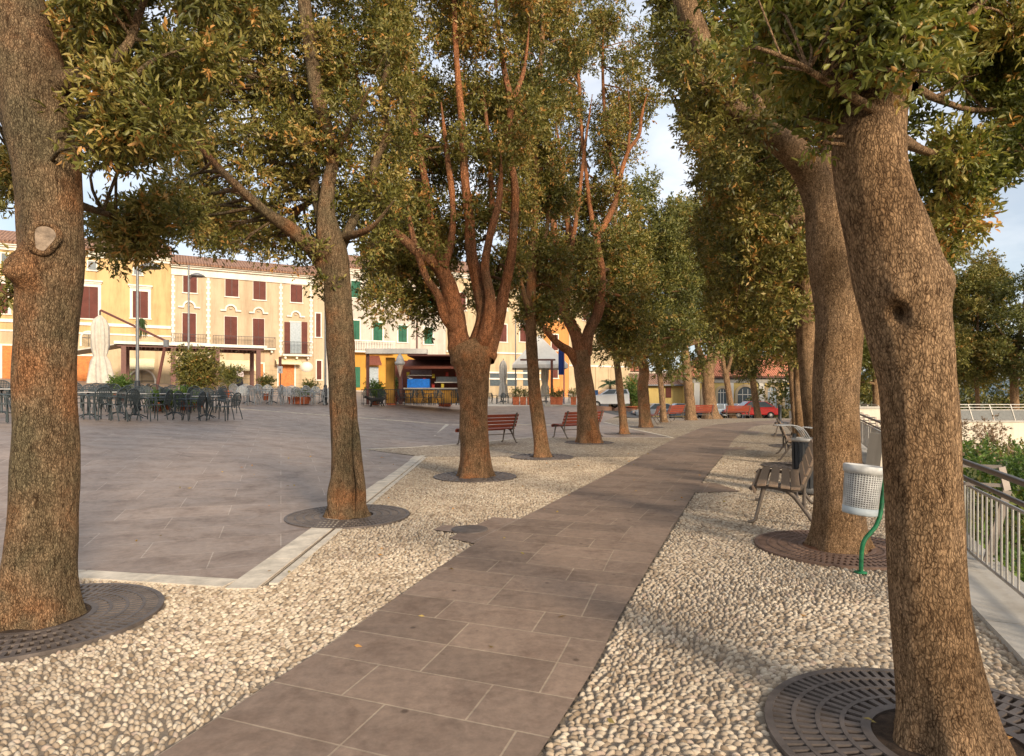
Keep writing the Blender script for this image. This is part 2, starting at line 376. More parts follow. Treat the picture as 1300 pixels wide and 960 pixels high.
TREES_XY = {'T1':(-3.16,4.23),'T2':(-2.0,7.75),'T3':(-0.66,11.4),'T4':(0.7,14.9),'T5':(2.33,19.2),'T6':(4.1,23.2),'T7':(5.85,27.7),
            'R1':(1.87,2.7),'R2':(3.14,6.15),'R3':(4.85,9.9),'R4':(5.9,13.0),'R5':(8.0,17.8),'R6':(9.9,22.3)}
# near pebbles: every stone a low dome
def pebbles():
    V, Fc, var = [], [], []; n = 0
    y = 1.6; row = 0
    poly = near
    gr = [c for k, c in TREES_XY.items()]
    while y < NEARY-0.02:
        sp = 0.032; x = -6.2 + (0.03 if row % 2 else 0)
        while x < rx:
            X = x+random.uniform(-.014,.014); Yp = y+random.uniform(-.013,.013); x += 0.039
            if Yp > 1 and abs(X) > Yp*0.85+0.5: continue
            if not inpoly(X, Yp, poly): continue
            if interp(PLs, Yp)-0.012 < X < interp(PRs, Yp)+0.012: continue
            if any((X-a)**2+(Yp-b)**2 < (GR+0.01)**2 for a, b in gr): continue
            if any(inpoly(X, Yp, e) for e in EXTW): continue
            if -2.05 < X < -1.78 and Yp > 4.95: 
                if X < interp([(-1.84,5.0),(-1.98,15)], Yp): continue
            n += 1
            ang = noise.noise(Vector((X*0.5, Yp*0.5, 3)))*2.6+random.gauss(0, .38)
            a = random.uniform(.019,.029); b = random.uniform(.0105,.015); h = random.uniform(.0125,.0185); zc = gz(X, Yp)-0.014
            tl = random.gauss(0, .18)
            seg = 9 if Yp < 5.5 else 6; rings = ((1.0, 0.0), (0.80, 0.55), (0.42, 0.88)) if Yp < 5.5 else ((1, 0), (0.6, 0.8))
            ca, sa = math.cos(ang), math.sin(ang); o = len(V); sq = random.uniform(-.25,.25)
            for (rr, hh) in rings:
                for k in range(seg):
                    t_ = 2*PI*k/seg; u = math.cos(t_)*a*rr*(1+sq*math.cos(t_)); w = math.sin(t_)*b*rr
                    V.append((X+u*ca-w*sa, Yp+u*sa+w*ca, zc+h*hh+tl*u*hh))
            V.append((X, Yp, zc+h)); v = random.random()
            for i in range(len(rings)-1):
                for k in range(seg): Fc.append((o+i*seg+k, o+i*seg+(k+1) % seg, o+(i+1)*seg+(k+1) % seg, o+(i+1)*seg+k)); var.append(v)
            lo = o+(len(rings)-1)*seg
            for k in range(seg): Fc.append((lo+k, lo+(k+1) % seg, o+len(rings)*seg)); var.append(v)
        y += sp; row += 1
    me = bpy.data.meshes.new('cobble_paving'); me.from_pydata(V, [], Fc); me.materials.append(M['pebble'])
    me.polygons.foreach_set('use_smooth', [True]*len(Fc))
    at = me.attributes.new('var', 'FLOAT', 'FACE'); at.data.foreach_set('value', var)
    o = bpy.data.objects.new('cobble_paving', me); COL.objects.link(o); o['kind'] = 'structure'
    print('pebbles', n, len(Fc))
pebbles()
# ------------------------------------------------------------------ tree grates
M['grate'] = plain('cast_iron', (0.13,0.105,0.09), 0.55, 0.3, 0.35, 7)
M['grate_rust'] = plain('rusty_iron', (0.16,0.10,0.072), 0.7, 0.1, 0.35, 7)
M['soil'] = plain('soil', (0.055,0.035,0.022), 1.0, var=0.6, scale=18, bump=0.8)
M['soil_red'] = plain('leaf_litter', (0.20,0.09,0.045), 1.0, var=0.6, scale=22, bump=0.8)
def make_grate(hi=True, mat='grate', rad=GR):
    r = empty('tree_grate'); seg = 96 if hi else 40
    m = MB()
    edges = [(rad-0.035, rad), (rad-0.135, rad-0.115), (rad-0.235, rad-0.215), (rad-0.335, rad-0.315), (rad-0.44, rad-0.40)]
    for a, b in edges: m.lathe([(a,-0.02),(a,0.006),(b,0.006),(b,-0.02)], seg, smooth=False)
    for i in range(4):
        lo = edges[i+1][1]; hi_ = edges[i][0]; n = [88,72,56,40][i] if hi else 30
        for k in range(n):
            t_ = 2*PI*(k+0.5*(i % 2))/n; d = Vector((math.cos(t_), math.sin(t_), 0))
            m.bar(d*(lo-0.004)+Vector((0,0,-0.006)), d*(hi_+0.004)+Vector((0,0,-0.006)), 0.55*2*PI*lo/n, 0.02)
    m.build('grate', M[mat], r)
    s = MB(); s.lathe([(0.001,0.004),(0.25,-0.004),(rad-0.01,-0.012)], 32); s.build('soil', M['soil_red' if mat == 'grate_rust' else 'soil'], r)
    return r
GL = {'T1':'round iron tree grate at foot of the big knotted trunk at the left edge','T2':'round iron grate around the split-bark trunk beside the white stone corner',
      'T3':'round dark grate around the pollarded trunk in front of the first red bench','T4':'round grate around the slim mossy trunk between the two red benches',
      'T5':'round grate under the trunk with a peeled orange scar','T6':'small dark grate under the thin trunk behind the scarred one','T7':'dark grate under the trunk left of two small red benches',
      'R1':'iron grate under the huge nearest trunk on the right','R2':'rusty brown grate under the trunk behind the white litter basket','R3':'grate hidden beside the slatted litter bin on the right',
      'R4':'dark grate on cobbles just past the near grey bench','R5':'grate far along the right row beside the railing','R6':'farthest grate of the right row of trees'}
protos = {}
for k, (x, y) in TREES_XY.items():
    key = 'rust' if k == 'R2' else ('hi' if y < 9 else 'lo')
    used = key in protos
    if not used: protos[key] = make_grate(key != 'lo', 'grate_rust' if key == 'rust' else 'grate')
    place(protos[key], used, (x, y, gz(x, y)+0.007), random.random()*6, GL[k], 'round iron tree grates')
for o in COL.objects:
    if o.name.startswith('tree_grate'): o['category'] = 'tree grate'

# ------------------------------------------------------------------ trees
def catmull(pts, n):
    out = []
    for i in range(len(pts)-1):
        p0 = pts[max(i-1,0)]; p1 = pts[i]; p2 = pts[i+1]; p3 = pts[min(i+2,len(pts)-1)]
        for k in range(n):
            t = k/n
            out.append([0.5*((2*p1[j])+(-p0[j]+p2[j])*t+(2*p0[j]-5*p1[j]+4*p2[j]-p3[j])*t*t+(-p0[j]+3*p1[j]-3*p2[j]+p3[j])*t**3) for j in range(len(p1))])
    out.append(list(pts[-1])); return out
def limb(mb, pts, seg, sub, lump=0.05, flare=None, seed=0, knobs=()):
    # pts: world x,y,z,r
    c = catmull(pts, sub); n = len(c); ref = None; vs = []
    for i, (x, y, z, r) in enumerate(c):
        p = Vector((x, y, z)); a = Vector(c[max(i-1,0)][:3]); b = Vector(c[min(i+1,n-1)][:3]); t = (b-a).normalized()
        if ref is None: ref = t.cross(Vector((0,1,0)) if abs(t.y) < 0.9 else Vector((1,0,0))).normalized()
        ref = (ref-t*ref.dot(t)).normalized(); w = t.cross(ref); r = max(r, 0.006)
        for k in range(seg):
            an = 2*PI*k/seg; d = ref*math.cos(an)+w*math.sin(an)
            q = p+d*r
            nn = noise.noise(Vector((d.x*1.3+seed, d.y*1.3, z*1.1)))*1.1+noise.noise(Vector((d.x*3+seed, d.y*3, z*3.5)))*0.55
            rr = r*(1+lump*nn)
            if flare is not None:
                h = z-flare; e = math.exp(-max(h,0)/0.16)
                rr *= 1+e*(0.20+0.16*math.sin(an*5+seed)+0.10*math.sin(an*3+2*seed))
            q = p+d*rr
            for (kc, kr, kh) in knobs:
                dd = (q-kc).length
                if dd < kr*2: q = q+d*kh*math.exp(-(dd/kr)**2*1.6)
            vs.append(q)
    fs = [(i*seg+k, i*seg+(k+1) % seg, (i+1)*seg+(k+1) % seg, (i+1)*seg+k) for i in range(n-1) for k in range(seg)]
    mb.add(vs, fs, True); mb.add(vs[-seg:], [tuple(range(seg))])
def LP(pts, Y, dy=0, wob=None):
    # [(px,py,wpx[,dY])]
    out = []
    for i, p in enumerate(pts):
        tp = 0.3 if (i == len(pts)-1 and len(pts) > 2 and p[2] < 9.5) else 1.0
        d = p[3] if len(p) > 3 else dy*(i/(max(1,len(pts)-1)))
        y = Y+d; v = P(p[0], p[1], y); out.append((v.x, v.y, v.z, tp*p[2]/2*y/F*math.cos(math.atan((p[0]-650)/F))))
    return out

def leaf_mesh(name, centers, dirs, L, W, mat, parent, fancy=False, curl=0.12):
    n = len(centers); r = rng
    d = dirs/np.linalg.norm(dirs, axis=1, keepdims=True)
    up = r.normal(size=(n,3))+np.array([0,0,0.9]); s = np.cross(d, up); s /= np.linalg.norm(s, axis=1, keepdims=True)+1e-9
    u = np.cross(s, d); Ls = L*r.uniform(0.65,1.25,(n,1)); Ws = W*r.uniform(0.7,1.2,(n,1))
    c = centers
    if fancy:
        fold = u*Ws*0.30; drop = u*Ls*r.uniform(-0.18,0.05,(n,1))
        v = np.stack([c, c+d*Ls*0.28-s*Ws*0.5+fold, c+d*Ls*0.68-s*Ws*0.44+fold+drop*0.5, c+d*Ls+drop, c+d*Ls*0.68+s*Ws*0.44+fold+drop*0.5, c+d*Ls*0.28+s*Ws*0.5+fold, c+d*Ls*0.5+drop*0.25], 1)
        idx = np.array([[0,6,2,1],[6,3,2,2],[0,5,4,6],[6,4,3,3]])
        K = 7; fl = [[0,6,2,1],[6,3,2],[0,5,4,6],[6,4,3]]; sizes = np.array([4,3,4,3])
    else:
        fold = u*Ws*0.25
        v = np.stack([c, c+d*Ls*0.45-s*Ws*0.5+fold, c+d*Ls, c+d*Ls*0.45+s*Ws*0.5+fold], 1)
        K = 4; fl = [[0,3,2,1]]; sizes = np.array([4])
    verts = v.reshape(-1,3).astype(np.float32); lp = np.concatenate([np.array(f) for f in fl])
    loops = (np.arange(n)[:,None]*K+lp[None,:]).reshape(-1).astype(np.int32)
    tot = np.tile(sizes, n).astype(np.int32); st = (np.cumsum(tot)-tot).astype(np.int32)
    me = bpy.data.meshes.new(name); me.vertices.add(len(verts)); me.vertices.foreach_set('co', verts.ravel())
    me.loops.add(len(loops)); me.loops.foreach_set('vertex_index', loops)
    me.polygons.add(len(tot)); me.polygons.foreach_set('loop_start', st); me.polygons.foreach_set('loop_total', tot)
    return me, n, len(fl)
def finish_leaves(me, vals, nf, mat, name, parent):
    me.materials.append(mat); me.update(calc_edges=True); me.validate()
    at = me.attributes.new('var', 'FLOAT', 'FACE'); at.data.foreach_set('value', np.repeat(vals, nf).astype(np.float32))
    o = bpy.data.objects.new(name, me); COL.objects.link(o); o.parent = parent; return o
def foliage(blobs, total, L, W, mat, parent, name='crown', fancy=False, orange=None, shell=0.45, up=0.15, grp=9):
    # blobs: (center Vector, radius)
    cs = np.array([tuple(b[0]) for b in blobs]); rs = np.array([b[1] for b in blobs]); wts = rs**2.0; wts /= wts.sum()
    nt = max(1, total//grp); bi = rng.choice(len(blobs), nt, p=wts)
    dirn = rng.normal(size=(nt,3)); dirn[:,2] *= 0.85; dirn /= np.linalg.norm(dirn, axis=1, keepdims=True)
    rad = rs[bi][:,None]*rng.uniform(0.02,1,(nt,1))**shell
    base = cs[bi]+dirn*rad
    # sprays cluster: snap twigs to noise
    tw = dirn*0.8+rng.normal(size=(nt,3))*0.55; tw[:,2] += up; tw /= np.linalg.norm(tw, axis=1, keepdims=True)
    TL = L*2.6
    tpar = rng.uniform(0,1,(nt,grp,1)); pos = base[:,None,:]+tw[:,None,:]*tpar*TL+rng.normal(size=(nt,grp,3))*L*0.10
    ld = tw[:,None,:]*0.75+rng.normal(size=(nt,grp,3))*0.62
    tone = rng.normal(0,0.13,len(blobs))[bi]; tone2 = rng.normal(0,0.12,nt)
    v = 0.40+tone[:,None]+tone2[:,None]+rng.normal(0,0.12,(nt,grp))
    dead = rng.random((nt,1)) < (0.05 if orange is None else orange)
    v = np.where(dead, rng.uniform(0.86,1.0,(nt,grp)), v)
    v = np.clip(v, 0, 1).reshape(-1)
    me, n, nf = leaf_mesh(name, pos.reshape(-1,3), ld.reshape(-1,3), L, W, mat, parent, fancy)
    return finish_leaves(me, v, nf, M[mat], name, parent)
def blobs_px(Y, regions, seed, keep=1.0):
    rd = random.Random(seed); out = []
    for reg in regions:
        poly, rpx, over, (d0, d1) = reg[:4]
        xs = [p[0] for p in poly]; ys = [p[1] for p in poly]
        ar = abs(sum(poly[i][0]*poly[(i+1) % len(poly)][1]-poly[(i+1) % len(poly)][0]*poly[i][1] for i in range(len(poly)))/2)
        n = max(2, int(ar/(PI*rpx*rpx)*over)); k = 0; g = 0
        while k < n and g < 8000:
            g += 1; x = rd.uniform(min(xs), max(xs)); y = rd.uniform(min(ys), max(ys))
            if not inpoly(x, y, poly): continue
            d = rd.uniform(d0, d1); r = rpx*rd.uniform(0.6,1.25)*(Y+d)/F
            out.append((P(x, y, Y+d), r)); k += 1
    return out
def twigs(mb, blobs, limbs, seg=5, r0=0.012, seed=0, spokes=0, frac=1.0):
    rd = random.Random(seed); nodes = [Vector(p[:3]) for l in limbs for p in catmull(l, 3)[2:]]; nr = [p[3] for l in limbs for p in catmull(l, 3)[2:]]
    for c, r in blobs:
        if rd.random() > frac: continue
        best = None; bd = 1e9
        for q, rr in zip(nodes, nr):
            dz = c.z-q.z; d = (c-q).length+(0.9*max(0, -dz))
            if d < bd: bd = d; best = (q, rr)
        q, rr = best
        if (c-q).length < 0.05: continue
        mid = (q+c)/2+Vector((rd.gauss(0,.08), rd.gauss(0,.08), 0.05+rd.gauss(0,.06)))*(c-q).length
        a = min(rr*0.6, r0*(1+(c-q).length*0.7)); pts = catmull([(*q, a), (*mid, a*0.75), (*c, a*0.4)], 3)
        mb.tube([p[:3] for p in pts], [p[3] for p in pts], seg)
        for _ in range(spokes):
            d = Vector((rd.gauss(0,1), rd.gauss(0,1), rd.gauss(0.1,.8))).normalized()
            e = c+d*r*rd.uniform(.7,1.05); md = c+d*r*0.5+Vector((rd.gauss(0,1), rd.gauss(0,1), rd.gauss(0,1)))*r*0.08
            mb.tube([c, md, e], [a*0.4, a*0.28, a*0.12], 4)
def tree(label, Y, limbs_px, regions, total, L, W, lm='leaf', bm='bark_mid', seg=20, sub=6, fancy=False, seed=1, knobs=(), spokes=0, orange=None, extra=(), lump=0.09, frac=0.8, limb_mat=None, name='holm_oak_tree', group='holm oaks lining the promenade', r0=None, base_z=None):
    b = limbs_px[0][0]; bp = P(b[0], b[1], Y)
    root = empty(name, (0,0,0), 0, label, 'tree', group)
    m = MB(); world = []; lms = []
    for i, l in enumerate(limbs_px):
        w = LP(l, Y); 
        if i == 0:
            x, y, z, r = w[0]; gzv = gz(x, y) if base_z is None else base_z; w[0] = (x, y, gzv-0.06, r)
        world.append(w)
        big = w[0][3] > 0.12
        mm_ = m if (i == 0 or not limb_mat) else MB()
        if mm_ is not m: lms.append(mm_)
        limb(mm_, w, seg if big else max(7, seg//2), sub if big else max(3, sub//2), lump, (w[0][2]+0.06) if i == 0 else None, seed*3.1+i, knobs)
    bl = blobs_px(Y, regions, seed)+list(extra)
    twigs(m, bl, world, 5, r0 or 0.012*max(1, Y/8), seed, spokes, frac)
    # place the root at the tree's base; children keep world coordinates through an offset
    off = Vector(world[0][0][:3])+Vector((0,0,0.06)); root.location = off
    t_ = m.build('trunk', M[bm], root); t_.location = -off
    for q_ in lms: o_ = q_.build('limb', M[limb_mat], root); o_.location = -off
    c_ = foliage(bl, total, L, W, lm, root, fancy=fancy, orange=orange); c_.location = -off
    return root

k1 = [(P(28,338,4.05), 0.12, 0.10), (P(62,305,4.0), 0.16, 0.05), (P(20,350,4.0), 0.07, 0.07), (P(88,560,4.1), 0.12, 0.03), (P(40,725,4.0), 0.08, 0.03)]
T1L = [[(46,787,106),(50,740,100),(54,690,95),(56,640,90),(59,560,87),(57,480,84),(61,400,84),(67,340,84),(65,280,86),(60,220,88),(52,170,96),(40,100,100),(22,40,98),(8,-30,92),(-15,-150,80)],
       [(10,140,44),(-5,90,34,.2),(-30,30,28,.5),(-60,-60,20,.8)],
       [(22,190,24),(16,170,20,.3),(-5,135,16,.6),(-40,110,12,.9)],
       [(60,110,40,0),(120,90,20,-.1),(160,60,13,-.1),(176,20,11,0),(200,-40,9,.1)],
       [(100,150,14,0),(150,120,10,-.2),(190,80,7,-.3),(240,60,5,-.3)],
       [(70,250,20,.2),(130,270,9,1.0),(180,285,7,1.5),(230,300,5,1.7)]]
T1 = tree('massive knotted evergreen oak at the left edge with an oval cut scar on its trunk', 4.23, T1L,
  [([(85,-110),(360,-110),(320,40),(270,95),(235,130),(215,175),(180,200),(130,185),(110,140),(90,60)], 27, 1.9, (-.5,1.2)),
   ([(70,130),(190,120),(205,170),(150,205),(110,190),(70,175)], 17, 1.5, (-.35,.3)),
   ([(112,268),(160,250),(250,255),(258,300),(215,332),(150,335),(118,318)], 17, 2.0, (1.2,2.0)),
   ([(-60,205),(28,205),(30,258),(-60,275)], 16, 1.4, (1.4,2.4)),
   ([(-80,-110),(60,-110),(20,-40),(-80,60)], 30, 1.0, (.6,1.6)),
   ([(-12,325),(14,318),(14,385),(-12,385)], 9, 1.0, (-.1,.1))], 66000, 0.060, 0.018, 'leaf', 'bark_left', 72, 14, True, 11, k1, spokes=5, orange=0.075, lump=0.07)
wn = MB(); cc = P(54,302,4.01)
ring = [Vector((math.cos(a)*0.060*(1+.15*math.sin(3*a)), -0.012*math.cos(2*a), math.sin(a)*0.092*(1+.1*math.cos(2*a)))) for a in [2*PI*k/20 for k in range(20)]]
rt = Matrix.Rotation(math.radians(36), 4, 'Z') @ Matrix.Rotation(0.28, 4, 'Y'); wn.add([cc+Vector((0,0.02,0))]+[cc+rt @ r_ for r_ in ring], [(0,(k+1) % 20+1,k+1) for k in range(20)], True)
wn.tube([cc+rt @ (r_*1.12)+Vector((0,0.01,0)) for r_ in ring+[ring[0]]], 0.022, 8)
M['wound'] = plain('cut_wood', (0.24,0.18,0.13), 0.9, var=0.5, scale=14, bump=0.6)
M['wound_rim'] = M['bark_left']
w1 = MB(); w1.add([cc+Vector((0,0.015,0))]+[cc+rt @ r_ for r_ in ring], [(0,(k+1) % 20+1,k+1) for k in range(20)], True)
o = w1.build('cut_scar', M['wound'], T1); o.location = -T1.location
w2 = MB(); w2.tube([cc+rt @ (r_*1.14)+Vector((0,0.012,0)) for r_ in ring+[ring[0]]], 0.020, 10)
o = w2.build('scar_rim', M['bark_left'], T1); o.location = -T1.location

T2L = [[(441,657,48),(441,635,43),(440,600,40),(438,560,37),(436,520,35),(434,480,34.5),(432,430,35),(430,390,35),(428,350,34),(424,325,37),(418,300,34),(414,270,24),(417,235,18),(424,195,16),(414,160,17),(402,120,18),(394,60,18),(386,0,17),(380,-80,14)],
       [(418,345,28),(400,318,23,-.1),(368,290,19,-.3),(340,271,14,-.5),(305,240,11,-.7),(270,205,9,-.8),(235,160,7,-.9),(205,110,5,-1)],
       [(412,290,18),(398,230,13,.2),(390,185,11,.3),(374,135,10,.5),(360,90,9,.6),(350,30,8,.8),(346,-50,6,.9)],
       [(424,330,22),(440,298,14,.1),(455,265,11,.2),(468,236,10,.3),(478,200,10,.3),(491,170,9,.3),(484,120,8,.4),(492,80,7,.4),(490,10,6,.5)],
       [(424,195,10),(450,150,6,-.3),(470,110,5,-.5)],[(427,657,19,-.14),(423,630,16,-.15),(427,605,13,-.15),(431,585,11,-.12),(430,560,8,-.1),(428,535,4,-.08)],[(457,657,16,-.1),(458,620,13,-.12),(454,585,12,-.12),(452,550,9,-.1),(450,510,4,-.06)],[(440,300,12),(470,290,7,-.4),(500,255,6,-.6)]]
tree('tall evergreen oak with split orange bark rooted at the white stone corner', 7.75, T2L,
  [([(205,120),(240,40),(330,-100),(520,-100),(510,120),(505,290),(470,320),(440,300),(420,318),(370,312),(330,300),(270,305),(235,300),(215,240)], 23, 2.5, (-.35,2.0)),
   ([(372,305),(422,310),(424,352),(402,378),(376,352)], 12, 1.6, (-.4,.3)),
   ([(255,285),(330,300),(350,315),(300,322),(258,312)], 10, 1.2, (-.6,.4)),
   ([(200,215),(260,230),(270,300),(215,300)], 14, 1.2, (-.6,.6))], 150000, 0.064, 0.024, 'leaf', 'bark_left', 44, 10, False, 12, [(P(445,385,7.6),.06,.04),(P(428,430,7.6),.05,.02)], spokes=4, orange=0.045, lump=0.09)
T3L = [[(603,606,41),(603,580,38),(602,550,37),(602,520,36),(601,490,39),(600,468,44),(597,452,52),(590,436,40)],
       [(590,450,34),(582,430,26),(578,400,24),(570,365,21,-.1),(561,345,17,-.2),(546,330,15,-.3),(528,318,13,-.4),(508,300,10,-.5),(490,285,7,-.6),(470,250,5,-.7)],
       [(572,365,16),(558,325,13,.2),(546,280,11,.3),(540,230,9,.4),(528,170,8,.4),(520,100,7,.5),(515,20,5,.6)],
       [(602,455,32),(611,425,24),(614,400,20),(607,360,17),(598,318,14),(596,280,12),(592,247,11),(589,210,10),(586,150,9),(580,80,7),(576,0,6),(574,-60,5)],
       [(612,455,32),(627,420,22,.2),(634,398,18,.2),(640,370,14,.3),(648,330,12,.3),(652,290,11,.3),(654,240,10,.3),(646,190,9,.4),(648,130,8,.4),(640,90,7,.5),(632,30,5,.5),(628,-40,4,.5)],
       [(580,410,18,.3),(562,392,12,.5),(540,368,10,.8),(516,348,8,1.0),(490,330,6,1.2),(470,322,4,1.3)],
       [(607,360,12),(618,320,8,.3),(624,260,7,.5),(620,180,6,.6),(612,100,5,.7)],
       [(650,130,7),(665,90,5,.4),(672,30,4,.5)],
       [(606,440,24),(617,420,18,-.2),(622,380,14,-.2),(616,340,11,-.2),(622,300,9,-.2),(634,250,8,-.1),(636,190,7,0)],[(586,425,16),(566,405,13,-.2),(556,375,11,-.3),(540,350,9,-.4),(524,300,7,-.4),(516,250,6,-.4)],[(561,345,12,-.1),(572,310,9,-.1),(575,260,8,0),(568,200,7,0),(560,130,6,0)]]
K3 = [(P(578,442,11.3),.16,.09),(P(627,450,11.3),.12,.07),(P(594,484,11.12),.13,.06),(P(595,482,11.12),.065,-.16),(P(613,478,11.14),.10,.05),(P(614,476,11.14),.05,-.12)]
tree('pollarded evergreen oak with a swollen knuckle head and several orange limbs', 11.4, T3L,
  [([(480,-90),(700,-90),(690,120),(670,240),(668,395),(640,405),(615,390),(600,345),(575,310),(560,380),(548,405),(525,385),(480,385),(458,360),(462,330),(480,290)], 24, 2.5, (-.3,2.8)),
   ([(470,300),(560,300),(575,400),(550,425),(500,395),(465,370)], 15, 1.2, (.2,1.8))], 170000, 0.080, 0.033, 'leaf', 'bark_mid', 60, 12, False, 13, K3, spokes=2, orange=0.07, lump=0.12, limb_mat='bark_limb')
T4L = [[(688,580,19),(686,560,18),(683,530,17.5),(679,500,16),(676,460,14.5),(674,420,14),(674,380,12.5),(676,330,11),(680,250,9),(682,160,7),(688,60,6),(690,-40,4)],
       [(674,400,9),(664,370,6,-.3),(658,330,5,-.4),(660,280,4,-.5)],[(676,340,8),(692,300,6,.3),(700,240,5,.5),(706,160,4,.6)]]
tree('slim mossy evergreen oak leaning between the two red benches', 14.9, T4L,
  [([(650,-80),(740,-80),(735,60),(715,180),(712,330),(705,400),(680,415),(658,395),(652,200)], 18, 2.3, (-.4,2.4))], 90000, 0.09, 0.037, 'leaf', 'bark_mid', 24, 7, False, 14, [(P(700,520,14.8),.05,.02)], spokes=1, orange=0.08)
T5L = [[(748,563,32),(747,545,28),(745,520,25),(742,490,23),(739,465,22),(738,445,24)],
       [(736,465,15),(725,448,12,-.1),(712,439,10,-.2),(700,428,8,-.3),(688,412,6,-.4),(680,395,5,-.5)],
       [(737,450,18),(731,425,16),(720,402,14),(713,380,12),(710,355,10),(706,320,9),(703,290,8.5),(700,250,7),(694,200,6),(690,140,4)],
       [(716,385,11),(722,350,9,.3),(725,320,9,.4),(722,290,8,.5),(716,250,6,.6),(712,200,5,.6),(705,150,4,.6)],
       [(742,450,18),(748,420,15),(758,400,13),(762,380,12),(764,345,10),(758,305,9),(768,285,8),(780,260,7),(786,235,6.5),(788,222,6),(797,193,5),(811,172,4.5),(814,150,4),(821,120,3)],
       [(782,255,6),(782,225,5,.2),(773,190,4.5,.3),(768,150,4,.3),(765,85,3.5,.4),(767,20,3,.4)],
       [(758,310,8),(750,270,6,.4),(744,220,5,.5),(738,160,4.5,.6),(734,90,4,.6),(728,30,3,.7)],
       [(725,320,6),(734,260,5,.3),(742,190,4,.4),(752,120,3,.4)],[(797,193,4),(800,150,3),(796,100,2.4)]]
T5 = tree('forked evergreen oak with an orange peeled scar low on its trunk', 19.2, T5L,
  [([(700,-10),(740,-30),(800,10),(836,60),(832,112),(815,170),(790,225),(790,330),(792,395),(770,400),(755,340),(740,400),(700,420),(690,350),(692,150)], 13.5, 1.75, (-.4,3.2)),
   ([(690,240),(790,250),(795,400),(750,395),(700,415)], 15, 1.7, (0,3)),
   ([(812,130),(838,118),(842,128),(820,142)], 7, 1.2, (-.5,.5))], 90000, 0.105, 0.046, 'leaf', 'bark_mid', 26, 7, False, 15, [(P(748,543,18.9),.2,.05)], spokes=2, orange=0.06, lump=0.10, limb_mat='bark_limb')
M['scar'] = bark('peeled_wood', (0.42,0.19,0.08), (0.52,0.25,0.11), (0.46,0.21,0.10), 0.5, 0.02)
sc = MB(); sp_ = [P(x,y,18.93) for x,y in ((750,530),(752,542),(754,553),(756,563))]; sc.tube([p[:3] for p in catmull([(*p,0) for p in sp_],3)], [.02,.06,.10,.12,.13,.14,.15,.16,.17,.18], 10); o = sc.build('peeled_scar', M['scar'], T5); o.location = -T5.location
T6L = [[(792,551,12),(791,535,10.5),(788,505,9.5),(785,475,9),(781,445,8),(778,405,7),(776,360,6),(780,290,5),(785,250,3)],
       [(780,440,6),(790,410,4,.5),(798,370,3.5,.8)],[(779,430,5),(768,400,4,-.5),(762,360,3,-.8)]]
tree('slender evergreen oak just beyond the scarred forked tree', 23.2, T6L,
  [([(750,400),(760,330),(790,250),(815,240),(828,330),(822,430),(795,466),(768,452)], 15, 2.6, (-1.8,2))], 42000, 0.13, 0.056, 'leaf', 'bark_mid', 16, 5, False, 16, orange=0.05)
T7L = [[(820,542,18),(818,520,15),(816,492,14),(818,472,13.5),(812,450,12),(806,428,11)],[(808,440,8),(801,412,7),(797,390,6),(799,350,5),(795,310,4)],
       [(808,435,8),(813,408,7),(819,385,6),(821,350,5),(828,300,4)],[(806,430,7),(806,390,5,.6),(812,330,4,.8)]]
tree('evergreen oak with a wavering trunk left of the small red benches', 27.7, T7L,
  [([(790,262),(812,238),(835,226),(858,232),(872,260),(880,350),(870,452),(842,478),(800,440),(792,350)], 15, 2.6, (-2,2.5))], 52000, 0.14, 0.062, 'leaf_green', 'bark_mid', 18, 6, False, 17, orange=0.03)
FAR = [('thin leaning oak between the two small red benches', 32.7, [[(843,536,9),(841,512,8),(838,480,7),(834,450,6),(835,410,5),(838,350,4)]], [([(815,310),(850,262),(885,290),(885,470),(855,482),(818,452)], 15, 2.3, (-2,2))], 'leaf_green'),
  ('smooth pale trunked oak in front of the third small red bench', 36.5, [[(877,534,15),(876,512,13),(873,482,12),(870,450,10.5),(866,420,9),(862,400,7),(858,350,5),(860,290,4)],[(868,430,6),(878,400,4,.5),(884,360,3,.7)]], [([(845,400),(842,285),(868,246),(905,232),(928,262),(935,350),(905,455),(875,470)], 16, 2.3, (-2.5,2.5))], 'leaf_green'),
  ('broad many-limbed oak at the far end of the left row', 40, [[(903,532,24),(901,512,17),(899,490,16),(898,472,17),(897,462,15)],[(895,468,10),(886,440,8),(880,412,6),(876,370,4)],[(900,465,8),(902,430,7),(900,380,5)],[(902,470,9),(911,445,8),(919,420,6),(926,380,4)]], [([(880,430),(876,330),(905,255),(945,240),(965,300),(955,430),(925,458),(895,445)], 16, 2.3, (-2.5,2.5))], 'leaf_green'),
  ('slim forked oak standing by the red car', 44, [[(931,533,9),(927,510,8),(923,484,8),(921,474,9.6)],[(921,476,5),(917,452,5),(913,420,4)],[(922,476,5),(929,450,4.5),(933,410,4)]], [([(905,440),(905,330),(950,300),(975,350),(968,440),(940,462)], 15, 2.3, (-2,2))], 'leaf'),
  ('round dark crowned oak before the arched yellow facade', 48, [[(963,531,9),(959,508,8.5),(956,485,8),(954,465,6),(954,430,4)]], [([(922,412),(950,378),(990,380),(1006,420),(1000,455),(975,462),(945,484),(926,460)], 13, 2.8, (-2,2))], 'leaf_green')]
for i, (lb, Y, ls, rg, lm) in enumerate(FAR):
    tree(lb, Y, ls, rg, 32000, 0.18, 0.085, lm, 'bark_far', 14, 5, False, 20+i, orange=0.02, spokes=0, frac=0.5)

